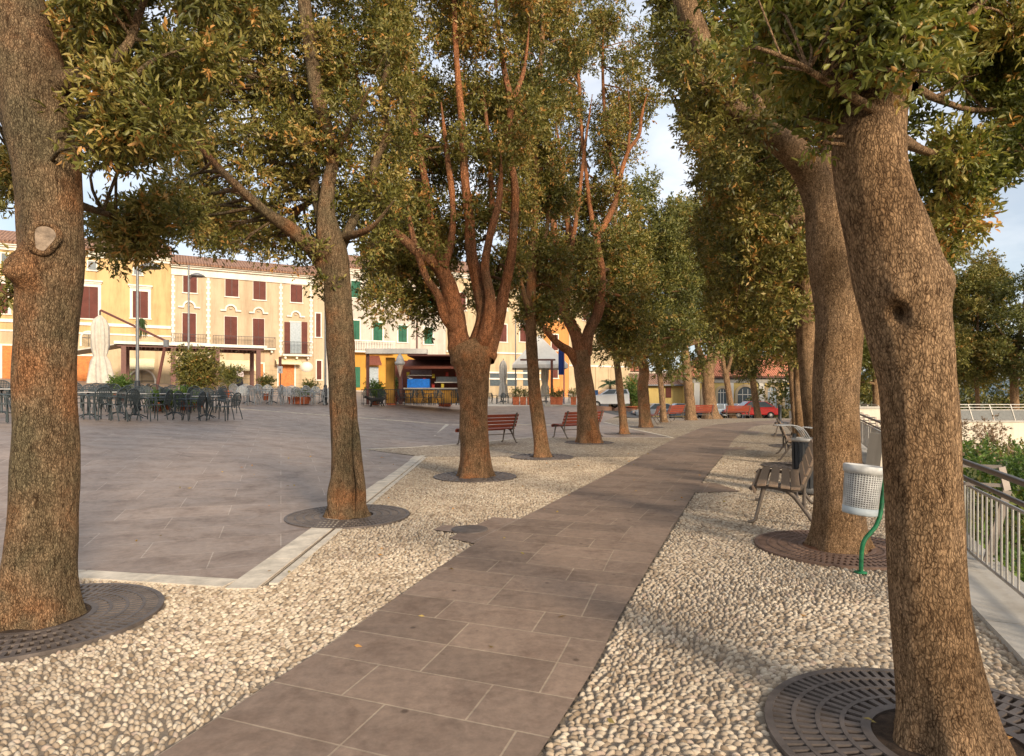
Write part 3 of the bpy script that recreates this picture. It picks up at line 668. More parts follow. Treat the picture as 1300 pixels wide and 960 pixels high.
R1L = [[(1208,947,134),(1194,880,119),(1183,810,107),(1178,760,102),(1174,690,101),(1171,610,101),(1168,540,103),(1164,490,103),(1158,450,110),(1149,400,116),(1139,350,120),(1126,300,112),(1114,260,103),(1106,220,97),(1104,185,97),(1112,150,84),(1126,110,66),(1137,60,58),(1146,10,50),(1152,-60,44),(1160,-150,34)],
       [(1095,190,52),(1086,140,40,.15),(1076,90,30,.3),(1068,30,26,.4),(1060,-60,20,.5)],
       [(1120,120,40),(1165,85,20,.2),(1200,50,13,.5),(1240,10,10,.7),(1290,-40,8,.9)],
       [(1130,170,26),(1170,190,12,.5),(1210,200,9,.9),(1250,190,7,1.1),(1310,175,5,1.3)],
       [(1160,110,14,.3),(1200,130,9,.8),(1250,140,7,1.1),(1330,120,5,1.3)],
       [(1110,140,14,-.1),(1060,110,10,-.3),(1010,80,7,-.4),(960,60,5,-.5)]]
K1 = [(P(1190,358,2.62),.10,.035),(P(1136,372,2.5),.06,.035),(P(1170,400,2.5),.05,.025),(P(1139,398,2.555),.036,-.13),(P(1139,372,2.55),.055,.035),(P(1168,408,2.56),.05,.03),(P(1088,440,2.6),.06,.02)]
tree('enormous nearest evergreen oak on the right with a dark hollow in its trunk', 2.7, R1L,
  [([(1150,-100),(1400,-100),(1400,200),(1305,200),(1262,222),(1238,236),(1232,290),(1206,318),(1185,290),(1166,215),(1152,100)], 25, 2.0, (.6,1.9)),
   ([(1165,180),(1225,180),(1235,245),(1205,312),(1180,270)], 17, 1.6, (.9,1.7)),
   ([(930,-90),(1110,-90),(1110,50),(1095,85),(1050,95),(1000,80),(950,80),(915,30)], 22, 1.7, (-.3,.7)),
   ([(1110,-90),(1190,-90),(1185,80),(1150,60),(1110,80)], 22, 1.4, (.3,.8)),
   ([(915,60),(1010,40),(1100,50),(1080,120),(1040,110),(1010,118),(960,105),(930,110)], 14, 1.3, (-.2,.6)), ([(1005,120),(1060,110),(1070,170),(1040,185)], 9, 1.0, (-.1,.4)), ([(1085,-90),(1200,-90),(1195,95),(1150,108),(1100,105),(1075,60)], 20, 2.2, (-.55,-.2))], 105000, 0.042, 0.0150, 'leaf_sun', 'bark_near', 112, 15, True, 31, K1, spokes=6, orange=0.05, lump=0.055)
R2L = [[(1067,698,70),(1066,670,68),(1064,620,65),(1062,560,61),(1061,500,60),(1064,450,62),(1066,400,62),(1060,360,60),(1053,320,58),(1050,280,56),(1049,240,54)],
       [(1046,262,48),(1032,225,44),(1010,196,40,-.1),(980,173,33,-.2),(945,150,28,-.3),(918,126,27,-.4),(900,90,28,-.4),(887,50,30,-.4),(870,5,28,-.4),(850,-60,22,-.4),(820,-130,16,-.4)],
       [(1052,260,46),(1056,220,38,.2),(1062,170,32,.3),(1068,110,28,.3),(1072,40,25,.4),(1076,-50,19,.5)],
       [(920,128,14,-.4),(895,150,8,-.3),(870,150,6,-.2),(850,120,5,0)],
       [(985,176,14),(960,120,10,.4),(955,60,8,.6),(950,-20,7,.8)]]
tree('second evergreen oak on the right whose heavy limb arches over the path', 6.15, R2L,
  [([(838,-90),(900,-90),(985,0),(985,80),(910,90),(870,125),(850,110),(835,30)], 22, 2.3, (.1,1.8)),
   ([(870,120),(905,140),(935,170),(990,200),(1000,260),(955,250),(905,215),(880,170)], 17, 1.9, (.4,2.0)),
   ([(860,70),(900,60),(925,110),(965,140),(975,185),(920,165),(875,150)], 11, 1.1, (-.9,-.3)),
   ([(985,-90),(1110,-90),(1105,40),(1080,150),(1000,150),(980,60)], 24, 2.0, (.2,1.8)),
   ([(838,40),(878,30),(890,95),(862,120),(845,90)], 13, 1.3, (-.6,.4))], 95000, 0.062, 0.023, 'leaf', 'bark_near', 64, 11, False, 32, [(P(1040,400,5.9),.08,.02)], spokes=4, orange=0.0455, lump=0.05)
R3L = [[(1044,621,38),(1040,570,34),(1033,510,31),(1027,450,30),(1024,405,29),(1023,350,28),(1014,305,28),(1007,255,28),(1002,215,27),(986,150,22),(975,80,18),(968,0,14),(960,-80,10)],
       [(1010,300,16),(985,260,10,.4),(960,220,8,.6),(935,170,6,.8)],[(1026,420,14),(1040,380,9,.2),(1046,330,7,.3)]]
tree('third evergreen oak of the right row, mostly hidden behind the second', 9.9, R3L,
  [([(888,130),(960,110),(1035,130),(1040,300),(1045,460),(1025,455),(1010,400),(985,380),(940,370),(905,340),(885,290),(895,220)], 20, 2.3, (-1.2,1.8)),
   ([(860,60),(1000,0),(1020,130),(900,150)], 20, 1.3, (0,2))], 95000, 0.078, 0.031, 'leaf', 'bark_near', 34, 8, False, 33, spokes=2, orange=0.08, lump=0.07)
R4L = [[(1017,592,14),(1016,560,12),(1014,520,10.5),(1012,490,10),(1012,450,11),(1004,415,12),(985,375,13),(970,330,13),(964,280,12),(957,200,10),(950,120,8),(945,40,6)],
       [(1010,440,8),(1016,400,7),(1018,350,5)],[(968,330,7),(940,290,5,.5),(920,240,4,.8)],[(990,385,7),(960,390,5,-.5),(925,395,4,-.8)]]
tree('leaning evergreen oak beside the dark grate on the right side of the path', 13.0, R4L,
  [([(885,170),(960,150),(1000,200),(1030,330),(1035,450),(1010,460),(985,425),(955,408),(915,410),(905,350),(890,290),(882,230)], 18, 2.5, (-1.4,2.2))], 90000, 0.09, 0.037, 'leaf', 'bark_near', 22, 7, False, 34, spokes=2, orange=0.08)
R5L = [[(1012,567,11),(1010,540,9.5),(1007,500,9),(1004,460,9),(1001,430,9),(998,390,7),(992,330,6),(985,260,5)],[(1002,440,6),(1010,400,5),(1015,350,4)]]
tree('fifth evergreen oak of the right row with yellowing leaves', 17.8, R5L,
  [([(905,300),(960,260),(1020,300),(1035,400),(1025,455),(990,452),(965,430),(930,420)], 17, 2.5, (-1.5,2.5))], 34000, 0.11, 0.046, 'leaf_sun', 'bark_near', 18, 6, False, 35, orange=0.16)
R6L = [[(1009,553,9),(1012,520,8),(1022,480,9),(1026,440,8),(1024,400,7),(1020,340,5)]]
tree('sixth evergreen oak of the right row, a thin trunk beside the thicker ones', 22.3, R6L,
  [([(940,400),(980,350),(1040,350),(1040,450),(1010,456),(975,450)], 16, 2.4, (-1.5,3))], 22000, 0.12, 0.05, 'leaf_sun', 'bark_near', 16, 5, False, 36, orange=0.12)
# trees beyond the terrace, to the right
BT = [('spreading oak beyond the pale terrace wall with a thick dark trunk', 44, [[(1289,532,15),(1288,505,12),(1287,480,12),(1286,455,14)],[(1286,460,8),(1276,430,6),(1262,410,4)],[(1288,460,9),(1296,420,7),(1300,380,5)]], [([(1262,478),(1255,400),(1262,355),(1290,345),(1345,350),(1380,400),(1380,470),(1320,480),(1290,470)], 17, 2.4, (-3,3))]),
      ('young oak with a thin straight trunk beyond the terrace railing', 46, [[(1243,534,7),(1241,505,6),(1239,480,6),(1240,440,5),(1242,390,4)]], [([(1205,470),(1200,370),(1215,325),(1250,330),(1268,352),(1275,420),(1262,478),(1240,486)], 15, 2.4, (-3,3))]),
      ('oak seen in the gap between the two nearest right hand trunks', 42, [[(1113,530,10),(1112,500,9),(1110,470,8),(1106,430,6)]], [([(1060,500),(1060,380),(1150,350),(1160,470),(1125,478),(1108,500),(1085,505)], 16, 2.4, (-3,3))]),
      ('dark oak filling the gap behind the nearest trunk above the terrace', 52, [[(1215,530,10),(1214,500,9),(1210,460,8)]], [([(1130,480),(1140,350),(1190,310),(1235,325),(1240,470),(1200,490)], 17, 2.4, (-3,3))])]
for i, (lb, Y, ls, rg) in enumerate(BT):
    tree(lb, Y, ls, rg, 60000, 0.19, 0.09, 'leaf' if i % 2 else 'leaf_green', 'bark_far', 14, 5, False, 40+i, orange=0.02, frac=0.5, group='oaks beyond the terrace', base_z=-2.1+0.4)
# ------------------------------------------------------------------ more materials
def louvre(name, c, sc=14):
    t = NT(name); v = t.coord(); wv = t.node('ShaderNodeTexWave', wave_type='BANDS', bands_direction='Z', wave_profile='SAW')
    wv.inputs['Scale'].default_value = sc/6.283*2; t.link(v, wv.inputs['Vector'])
    n = t.noise(v, 1.5, 4)
    col = t.ramp(n, [(0.3, tuple(x*0.8 for x in c)), (0.7, tuple(x*1.2 for x in c))])
    col = t.mix(col, t.ramp(wv.outputs['Fac'], [(0,(0.55,0.55,0.55)),(0.3,(1,1,1))]), 1, 'MULTIPLY')
    return t.fin(col, 0.6, t.bump(wv.outputs['Fac'], 0.7, 0.02))
M['sh_brown'] = louvre('brown_shutter', (0.14,0.042,0.03)); M['sh_green'] = louvre('green_shutter', (0.03,0.13,0.075))
M['yellow'] = stucco('yellow_stucco', (0.58,0.39,0.185), 0.4); M['beige'] = stucco('beige_stucco', (0.52,0.39,0.255), 0.35)
M['white_w'] = stucco('white_stucco', (0.53,0.46,0.385), 0.3); M['cream'] = stucco('cream_stucco', (0.53,0.40,0.245), 0.35)
M['ochre'] = stucco('ochre_stucco', (0.50,0.25,0.045), 0.2); M['trim'] = stucco('white_trim', (0.76,0.70,0.60), 0.2)
M['tan'] = stucco('tan_stone', (0.50,0.38,0.25), 0.3); M['lemon'] = stucco('lemon_stucco', (0.62,0.45,0.16), 0.2)
M['orange_w'] = stucco('orange_stucco', (0.65,0.26,0.08), 0.2)
def rooft(name, c):
    t = NT(name); v = t.coord(); w1_ = t.node('ShaderNodeTexWave', bands_direction='X'); w1_.inputs['Scale'].default_value = 1.3; t.link(v, w1_.inputs['Vector'])
    w1_.inputs['Distortion'].default_value = 0.6
    n = t.noise(v, 3.5, 5, 0.7); col = t.ramp(n, [(0.3, tuple(x*0.55 for x in c)), (0.5, c), (0.7, tuple(min(1,x*1.35) for x in c))])
    col = t.mix(col, t.ramp(w1_.outputs['Fac'], [(0,(0.55,0.5,0.5)),(0.5,(1,1,1))]), 1, 'MULTIPLY')
    return t.fin(col, 0.85, t.bump(w1_.outputs['Fac'], 0.8, 0.08))
M['roof'] = rooft('clay_tiles', (0.34,0.19,0.12)); M['roof2'] = rooft('coral_tiles', (0.55,0.20,0.10))
M['glass'] = plain('window_glass', (0.10,0.12,0.13), 0.12, spec=0.8); M['glass_b'] = plain('pale_glass', (0.32,0.36,0.38), 0.15, spec=0.8)
M['door'] = plain('orange_wood', (0.50,0.16,0.03), 0.5, var=0.3); M['dark'] = plain('dark_iron', (0.035,0.037,0.04), 0.5, 0.3)
M['brown_st'] = plain('brown_steel', (0.13,0.05,0.035), 0.5); M['canvas'] = plain('cream_canvas', (0.50,0.45,0.375), 0.9, scale=4, bump=0.3)
M['awn'] = plain('yellow_canvas', (0.72,0.62,0.38), 0.9); M['awn_b'] = plain('brown_canvas', (0.17,0.055,0.035), 0.85)
M['terra'] = plain('terracotta', (0.46,0.13,0.055), 0.8, var=0.3, scale=9); M['grey_st'] = plain('grey_steel', (0.20,0.20,0.20), 0.45, 0.4)
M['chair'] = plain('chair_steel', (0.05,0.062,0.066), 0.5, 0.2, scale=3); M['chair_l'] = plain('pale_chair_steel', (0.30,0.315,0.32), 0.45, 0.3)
M['ttop'] = plain('table_top', (0.42,0.40,0.38), 0.5)
def wood(name, c, sc=3.0, ax=(2,22,22)):
    t = NT(name); v = t.coord(scale=ax); n = t.noise(v, sc, 5, 0.7, 0.3)
    col = t.ramp(n, [(0.25, tuple(x*0.6 for x in c)), (0.55, c), (0.8, tuple(min(1,x*1.4) for x in c))])
    return t.fin(col, 0.5, t.bump(n, 0.35, 0.004), spec=0.4)
M['slat_red'] = wood('red_slats', (0.26,0.05,0.022)); M['slat_grey'] = wood('weathered_slats', (0.24,0.165,0.11))
M['iron_b'] = plain('bench_iron', (0.15,0.12,0.095), 0.6, 0.2, 0.3, 12)
M['paint_w'] = plain('worn_white_paint', (0.47,0.46,0.43), 0.6, var=0.3, scale=9); M['green_p'] = plain('green_paint', (0.012,0.13,0.05), 0.55, var=0.5, scale=14)
M['galv'] = plain('galvanised', (0.42,0.39,0.35), 0.45, 0.55, 0.2, 8)
M['wall_pale'] = stucco('pale_wall', (0.66,0.58,0.46), 0.3)

# ------------------------------------------------------------------ the row of facades
FA = math.atan2(0.54, 1.0); CS = math.cos(FA)
def FX(px): tx = (px-650)/F; Y = 74/(1-0.54*tx); return tx*Y, Y
class Facade:
    def __init__(s, name, px0, px1, label, cat='building'):
        s.x0, s.y0 = FX(px0); s.x1, s.y1 = FX(px1); s.L = (s.x1-s.x0)/CS
        s.root = empty(name, (s.x0, s.y0, 0), FA, label, cat)
    def uz(s, px, py, out=0.0):
        # the plane shifted toward the viewer by out metres
        tx = (px-650)/F; Y = (74-out/CS)/(1-0.54*tx); X = tx*Y
        u = (X-s.x0)*CS+(Y-s.y0)*math.sin(FA); return u, EYE-(py-HZ)/F*Y
    def rect(s, r, out=0.0):
        px0, px1, py0, py1 = r; pm = (px0+px1)/2
        u0, _ = s.uz(px0, py0, out); u1, _ = s.uz(px1, py0, out); _, zt = s.uz(pm, py0, out); _, zb = s.uz(pm, py1, out); return u0, u1, zb, zt
    def wall(s, ztop, mat, depth=8, zb=-0.5, name='wall'):
        m = MB(); m.box(0, s.L, 0, depth, zb, ztop); return m.build(name, M[mat], s.root)
    def box(s, name, u0, u1, out, z0, z1, mat, back=0.0, parent=None):
        m = MB(); m.box(u0, u1, -out, back, z0, z1); return m.build(name, M[mat], parent or s.root)
    def roof(s, z, rise, depth=8, mat='roof', over=0.5, ov2=0.1):
        m = MB(); a = [(-ov2,-over,z),(s.L+ov2,-over,z),(s.L+ov2,depth/2,z+rise),(-ov2,depth/2,z+rise),(-ov2,depth+over,z),(s.L+ov2,depth+over,z)]
        b = [(x,y,zz-0.14) for x,y,zz in a]; v = a+b
        m.add(v, [(0,1,2,3),(3,2,5,4),(7,6,9,8),(8,9,10,11),(0,6,7,1),(4,5,11,10),(0,3,9,6),(3,4,10,9),(1,7,8,2),(2,8,11,5)])
        r = m.build('roof', M[mat], s.root)
        g = MB(); g.add([(0.002,0,z-0.2),(0.002,depth,z-0.2),(0.002,depth/2,z+rise-0.2)], [(0,2,1)]); g.build('gable', M['trim'], r); g = MB(); g.add([(s.L-0.002,0,z-0.2),(s.L-0.002,depth,z-0.2),(s.L-0.002,depth/2,z+rise-0.2)], [(0,1,2)]); g.build('gable', M['trim'], r)
        # scalloped tile ends along the eave
        e = MB(); n = int(s.L/0.28)
        for k in range(n):
            x = k*s.L/n+0.14; e.tube([(x,-over-0.04,z-0.03),(x,-over+0.5,z+0.03+rise*0.5/(depth/2+over))], 0.085, 6)
        e.build('eave_tiles', M[mat], r); return r
    def window(s, r, sh='sh_brown', frame='trim', fw=0.12, leaves=2, pane='glass', sill=True, hood=None, opened=False):
        u0, u1, z0, z1 = s.rect(r)
        f = MB()
        for a, b, c, d in ((u0-fw,u0,z0,z1+fw),(u1,u1+fw,z0,z1+fw),(u0,u1,z1,z1+fw)): f.box(a, b, -0.05, 0.0, c, d)
        if sill: f.box(u0-fw-0.06, u1+fw+0.06, -0.12, 0.0, z0-0.10, z0)
        w_ = f.build('window', M[frame], s.root)
        g = MB(); g.box(u0, u1, -0.012, -0.002, z0, z1); g.build('pane', M[pane], w_)
        um = (u0+u1)/2; 
        for k in range(leaves):
            a, b = ((u0+0.01, um-0.012), (um+0.012, u1-0.01))[k]
            m = MB(); m.box(a, b, -0.06, -0.018, z0+0.01, z1-0.01)
            st = 0.05
            for q in ((a, a+st, z0+.01, z1-.01), (b-st, b, z0+.01, z1-.01), (a+st, b-st, z0+.01, z0+.09), (a+st, b-st, z1-.09, z1-.01), (a+st,b-st,(z0+z1)/2-.04,(z0+z1)/2+.04)): m.box(q[0], q[1], -0.075, -0.0602, q[2], q[3])
            m.build('shutter', M[sh], w_)
        if hood == 'flat':
            h = MB(); h.box(u0-0.35, u1+0.35, -0.28, 0, z1+0.42, z1+0.55); h.box(u0-0.28, u1+0.28, -0.16, 0, z1+0.30, z1+0.418); h.box(u0-0.2,u1+0.2,-0.09,0,z1+fw+.002,z1+0.298); h.build('hood', M['trim'], w_)
        if hood == 'arch':
            h = MB(); R_ = (u1-u0)*0.42; zc = z1+0.62; n = 14
            pts = [(um+R_*math.cos(PI*k/n), -0.10, zc+R_*math.sin(PI*k/n)) for k in range(n+1)]
            for p, q in zip(pts, pts[1:]): h.bar(p, q, 0.16, 0.20, Vector((0,1,0)))
            h.box(u0-0.35, um-R_+0.06, -0.2, 0, zc-0.14, zc); h.box(um+R_-0.06, u1+0.35, -0.2, 0, zc-0.14, zc)
            h.lathe([(0.001,0),(0.12,0.02),(0.16,0.10)], 10, (um,-0.03,zc+0.02)); h.build('hood', M['trim'], w_)
        return w_
    def cornice(s, z, h=0.55, out=0.45, mat='trim'):
        m = MB(); m.box(-0.02, s.L+0.02, -out, 0, z-0.16, z); m.box(0, s.L, -out*0.65, 0, z-0.32, z-0.162); m.box(0, s.L, -0.14, 0, z-h, z-0.322); return m.build('cornice', M[mat], s.root)
    def quoins(s, px, ztop, zb, w=0.34):
        u, _ = s.uz(px, 400); m = MB(); z = zb; k = 0
        while z < ztop:
            ww = w if k % 2 else w*0.55; m.box(max(0,u-ww/2), min(s.L,u+ww/2), -0.07, 0, z, min(ztop, z+0.24)); z += 0.26; k += 1
        return m.build('quoins', M['trim'], s.root)
    def balcony(s, r, mat='dark', slab='trim', depth=0.8):
        u0, u1, z0, z1 = s.rect(r, depth)
        b = s.box('balcony', u0, u1, depth, z0-0.16, z0, slab)
        m = MB(); m.box(u0, u1, -depth+0.02, -depth+0.05, z1-0.04, z1); m.box(u0, u1, -depth+0.02, -depth+0.05, z0+0.06, z0+0.09)
        n = int((u1-u0)/0.13)
        for k in range(n+1):
            x = u0+0.02+(u1-u0-0.04)*k/n; m.tube([(x,-depth+0.035,z0),(x,-depth+0.0,z0+(z1-z0)*0.35),(x,-depth+0.035,z1)], 0.014, 5)
        for x in (u0+0.02, u1-0.02): m.box(x-0.012, x+0.012, -depth+0.05, 0, z1-0.04, z1)
        m.build('railing', M[mat], b)
        c = MB()
        for x in (u0+0.3, u1-0.3, (u0+u1)/2): c.box(x-0.09, x+0.09, -depth*0.7, 0, z0-0.42, z0-0.162)
        c.build('bracket', M['trim'], b); return b
    def awning(s, r, mat='awn', out=1.1, scallop=True):
        u0, u1, z0, z1 = s.rect(r, 0.5); m = MB()
        n = 24; zf = z0+0.18
        m.add([(u0,-0.03,z1),(u1,-0.03,z1),(u1,-out,zf),(u0,-out,zf),(u0,-0.03,z1-.03),(u1,-0.03,z1-.03),(u1,-out,zf-.03),(u0,-out,zf-.03)], [(0,1,2,3),(7,6,5,4),(0,3,7,4),(1,5,6,2),(3,2,6,7)])
        for k in range(n):
            a = u0+(u1-u0)*k/n; b = u0+(u1-u0)*(k+1)/n; mm = (a+b)/2
            m.add([(a,-out-.005,zf),(b,-out-.005,zf),(b,-out-.005,z0+.05),(mm,-out-.005,z0-.03),(a,-out-.005,z0+.05),(a,-out+.01,zf),(b,-out+.01,zf),(b,-out+.01,z0+.05),(mm,-out+.01,z0-.03),(a,-out+.01,z0+.05)], [(4,3,2,1,0),(5,6,7,8,9),(4,9,8,3),(3,8,7,2)])
        return m.build('awning', M[mat], s.root)
    def door(s, r, mat='door', surround='trim'):
        u0, u1, z0, z1 = s.rect(r); d = s.box('door', u0, u1, 0.05, z0, z1, mat)
        m = MB(); um = (u0+u1)/2
        m.box(um-0.01, um+0.01, -0.062, -0.0502, z0, z1)
        for a, b in ((u0+.08, um-.08), (um+.08, u1-.08)):
            for c, e in ((z0+.15, z0+(z1-z0)*.3), (z0+(z1-z0)*.35, z0+(z1-z0)*.65), (z0+(z1-z0)*.7, z1-.12)): m.box(a, b, -0.07, -0.0502, c, e)
        m.build('door_panel', M[mat], d)
        f = MB(); f.box(u0-.14, u0-.002, -0.09, 0, z0, z1+.14); f.box(u1+.002, u1+.14, -0.09, 0, z0, z1+.14); f.box(u0, u1, -0.09, 0, z1+.002, z1+.14); f.build('door_frame', M[surround], d); return d
    def niche(s, r, mat='glass'): # round-topped opening with a trim ring
        u0, u1, z0, z1 = s.rect(r); um = (u0+u1)/2; R_ = (u1-u0)/2; zc = z1-R_; n = 12
        poly = [(u0,z0),(u1,z0)]+[(um+R_*math.cos(PI*k/n), zc+R_*math.sin(PI*k/n)) for k in range(n+1)]
        w_ = MB().prism(poly, 0.002, 0.03, lambda a, b, d: Vector((a,-d,b))).build('window', M[mat], s.root)
        h = MB(); pts = [(u0-.07,-0.06,z0)]+[(um+(R_+.07)*math.cos(PI-PI*k/n), -0.06, zc+(R_+.07)*math.sin(PI*k/n)) for k in range(n+1)]+[(u1+.07,-0.06,z0)]
        for p, q in zip(pts, pts[1:]): h.bar(p, q, 0.14, 0.12, Vector((0,1,0)))
        h.build('window_frame', M['trim'], w_)
        b = MB()
        for q in (um-.02,): b.box(q, q+.04, -0.045, -0.031, z0, z1-.02)
        b.box(u0+.02, u1-.02, -0.045, -0.031, zc-.03, zc+.03); b.build('glazing_bar', M['dark'], w_)
        return w_

# leftmost yellow palazzo
A = Facade('yellow_palazzo', -60, 217, 'long yellow palazzo with brown shutters and corniced windows behind the big left trunk')
_, zt = A.uz(100, 318); A.wall(zt, 'yellow'); A.cornice(zt+0.05); A.roof(zt+0.12, 1.8)
for r in ((168.5,188,370,404),(102,124.5,364,404.5),(-3,10,360,398),(-45,-24,356,395)): A.window(r, hood='flat', fw=0.22)
for r in ((112,122,332,343),(170,180,338,349),(2,10,322,334)): A.window(r, leaves=0, fw=0.1, pane='glass')
u0, u1, z0, z1 = A.rect((-60,217,408,412)); A.box('string_course', 0, A.L, 0.12, z0, z1, 'trim'); A.box('string_course', 0, A.L, 0.08, z0-0.75, z0-0.6, 'trim')
A.box('plinth', 0, A.L, 0.03, 0, z0-0.8, 'cream')
A.niche((104,121,422,440)); A.niche((-45,-25,420,440))
A.door((3,19.5,439,491)); A.door((96,118,452,491)); A.awning((163,196,455,469)); A.niche((164,196,470,490), 'glass_b')
pl = MB()
for k in range(40):
    a = random.random()*6.3; pl.tube([(A.rect((180,184,404,405))[0]+math.cos(a)*.05,-0.4,A.rect((180,184,404,405))[2]),(A.rect((180,184,404,405))[0]+math.cos(a)*random.uniform(.1,.5),-0.5-.2*math.sin(a),A.rect((180,184,404,405))[2]-random.uniform(.3,1.7))], .03, 4)
pl.build('hanging_plant', M['leaf_bush'], A.root)
# beige palazzo
B = Facade('beige_palazzo', 217.3, 398, 'beige three storey palazzo with white toothed quoins and arched window hoods')
_, zt = B.uz(300, 343); B.wall(zt, 'beige'); B.cornice(zt+0.05, 0.95, 0.6); B.roof(zt+0.12, 1.6, over=0.75)
for r in ((232.5,250,347,371.7),(286,302.7,352.5,376.7),(321.5,337.4,356.5,380.7),(368.8,383.7,361.8,384)): B.window(r, fw=0.04)
for r in ((231.6,248.8,397.9,434),(285,301,402,438),(321,335.4,404.8,440)): B.window(r, fw=0.04, hood='arch', sill=False)
B.window((368.5,382,409,449), leaves=0, pane='glass_b', hood='arch', sill=False, fw=0.08)
for r in ((361,368.2,409,449),(382.5,390,409,449)):
    u0,u1,z0,z1 = B.rect(r); B.box('shutter', u0, u1, 0.09, z0, z1, 'sh_brown')
for p in (219.5,264.5,356.5,395): B.quoins(p, zt-0.9, B.rect((300,301,448,450))[2])
B.balcony((218,263,424,435)); B.balcony((271,350,427,441)); B.balcony((359,396,434,450))
B.door((353.5,373.5,463,490.5)); B.door((329,334,462,490.5)); B.awning((350,382,456,463)); B.awning((274,324,457,471)); B.awning((224,262,456,470))
for r in ((276,300,472,490),(302,324,472,490),(228,258,472,490)):
    u0,u1,z0,z1 = B.rect(r); B.box('shop_window', u0, u1, 0.02, z0, z1, 'glass')
m = MB(); u0, u1, z0, z1 = B.rect((382,396,460,472)); m.lathe([(0.001,0),(0.62,0),(0.62,0.06),(0.001,0.06)], 20, mat=Matrix.Translation(((u0+u1)/2,-0.01,(z0+z1)/2)) @ Matrix.Diagonal((1,1,0.8,1)) @ Matrix.Rotation(PI/2,4,'X')); m.build('oval_plaque', M['trim'], B.root)
bb = B.rect((218,398,452,492)); m = MB()
for k in range(7): m.box(0.0, B.L, -0.035, 0, 1.6+k*0.42, 1.6+k*0.42+0.39)
m.build('rusticated_base', M['cream'], B.root)
# narrow tan building
Cc = Facade('tan_house', 398.2, 412.5, 'narrow tan brick house squeezed between the beige palazzo and the white building')
_, zt = Cc.uz(405, 352); Cc.wall(zt, 'tan'); Cc.roof(zt+0.05, 1.8); Cc.window((401,407,398,428), fw=.1); Cc.window((402,408,458,482), fw=.1)
# white building with green shutters
D_ = Facade('white_building', 412.8, 566, 'white building with dark green shutters and a balustraded balcony behind the second left tree')
_, zt = D_.uz(480, 345); D_.wall(zt, 'white_w'); D_.cornice(zt+0.05); D_.roof(zt+0.12, 2.2)
for r in ((445.6,457.3,357,378),(476,487,360,382),(505,516,365,386),(538,549,369,390),(418,428,353,375),
          (446,456.5,407,432),(473.7,485.4,409.7,433),(505.5,516.4,413.4,434.5),(538.5,549,416,437),(418,428,404,429)): D_.window(r, 'sh_green', fw=0.14)
u0,u1,z0,z1 = D_.rect((440,502,432,447), .8)
b = D_.box('balcony', u0, u1, .8, z0-.05, z0+.12, 'trim'); m = MB(); m.box(u0, u1, -.8, -.68, z1-.12, z1)
for k in range(30):
    x = u0+.1+(u1-u0-.2)*k/29; m.lathe([(.03,z0+.12),(.07,z0+.35),(.03,z1-.12)], 6, (x,-.74,0))
m.build('balustrade', M['trim'], b)
D_.box('ground_floor', D_.rect((440,566,448,493))[0], D_.L-0.02, 0.05, 1.0, D_.rect((490,505,449,493))[3], 'ochre')
m = MB(); u = D_.rect((529,530,350,440))[0]; m.tube([(u,-.12,3.5),(u,-.12,zt-.4)], .07, 8); m.build('drainpipe', M['brown_st'], D_.root)
for r, mt in (((450,457,466,492),'sh_green'),((467,480,466,492),'glass_b'),((495,502,458,490),'glass_b')):
    u0,u1,z0,z1 = D_.rect(r); D_.box('shopfront', u0, u1, 0.12, z0, z1, mt)
D_.awning((466,483,451,464), 'awn_b', 0.9)
# cream building further right
E_ = Facade('cream_building', 566.3, 690, 'cream building with ledges seen between the pollarded trunk and the slim mossy trunk')
_, zt = E_.uz(630, 352); E_.wall(zt, 'cream'); E_.cornice(zt+0.05); E_.roof(zt+0.12, 2.2)
for px in (580,605,632,660): 
    for py in (372,412): E_.window((px,px+11,py,py+22), 'sh_brown', fw=.12)
for py in (447,472,480): 
    u0,u1,z0,z1 = E_.rect((566,690,py,py+2)); E_.box('ledge', 0, E_.L, .15, z0, z1, 'trim')
for r in ((622,636,474,490),(644,656,474,490),(664,680,470,490),(576,592,468,490),(600,614,468,490)):
    u0,u1,z0,z1 = E_.rect(r); E_.box('shopfront', u0, u1, 0.03, z0, z1, 'glass')
H_ = Facade('orange_building', 690.3, 722, 'narrow orange building beside the blue banner')
_, zt = H_.uz(705, 360); H_.wall(zt, 'orange_w'); H_.cornice(zt+.05); H_.roof(zt+.12, 2)
for py in (385,425,460): H_.window((700,708,py,py+20), 'sh_brown')
I_ = Facade('plain_cream_building', 722.3, 800, 'big plain cream wall with a thin moulding, left of the little palm')
_, zt = I_.uz(750, 366); I_.wall(zt, 'cream'); I_.cornice(zt+.05); I_.roof(zt+.12, 2)
u0,u1,z0,z1 = I_.rect((722,800,464,466)); I_.box('moulding', 0, I_.L, .1, z0, z1, 'trim')
for p in (756,772): u = I_.rect((p,p+3,470,480)); I_.box('pilaster', u[0], u[1], .08, .5, z0-.003, 'cream')
for py in (388,425): I_.window((740,748,py,py+19), 'sh_brown'); I_.window((775,783,py,py+19), 'sh_brown')

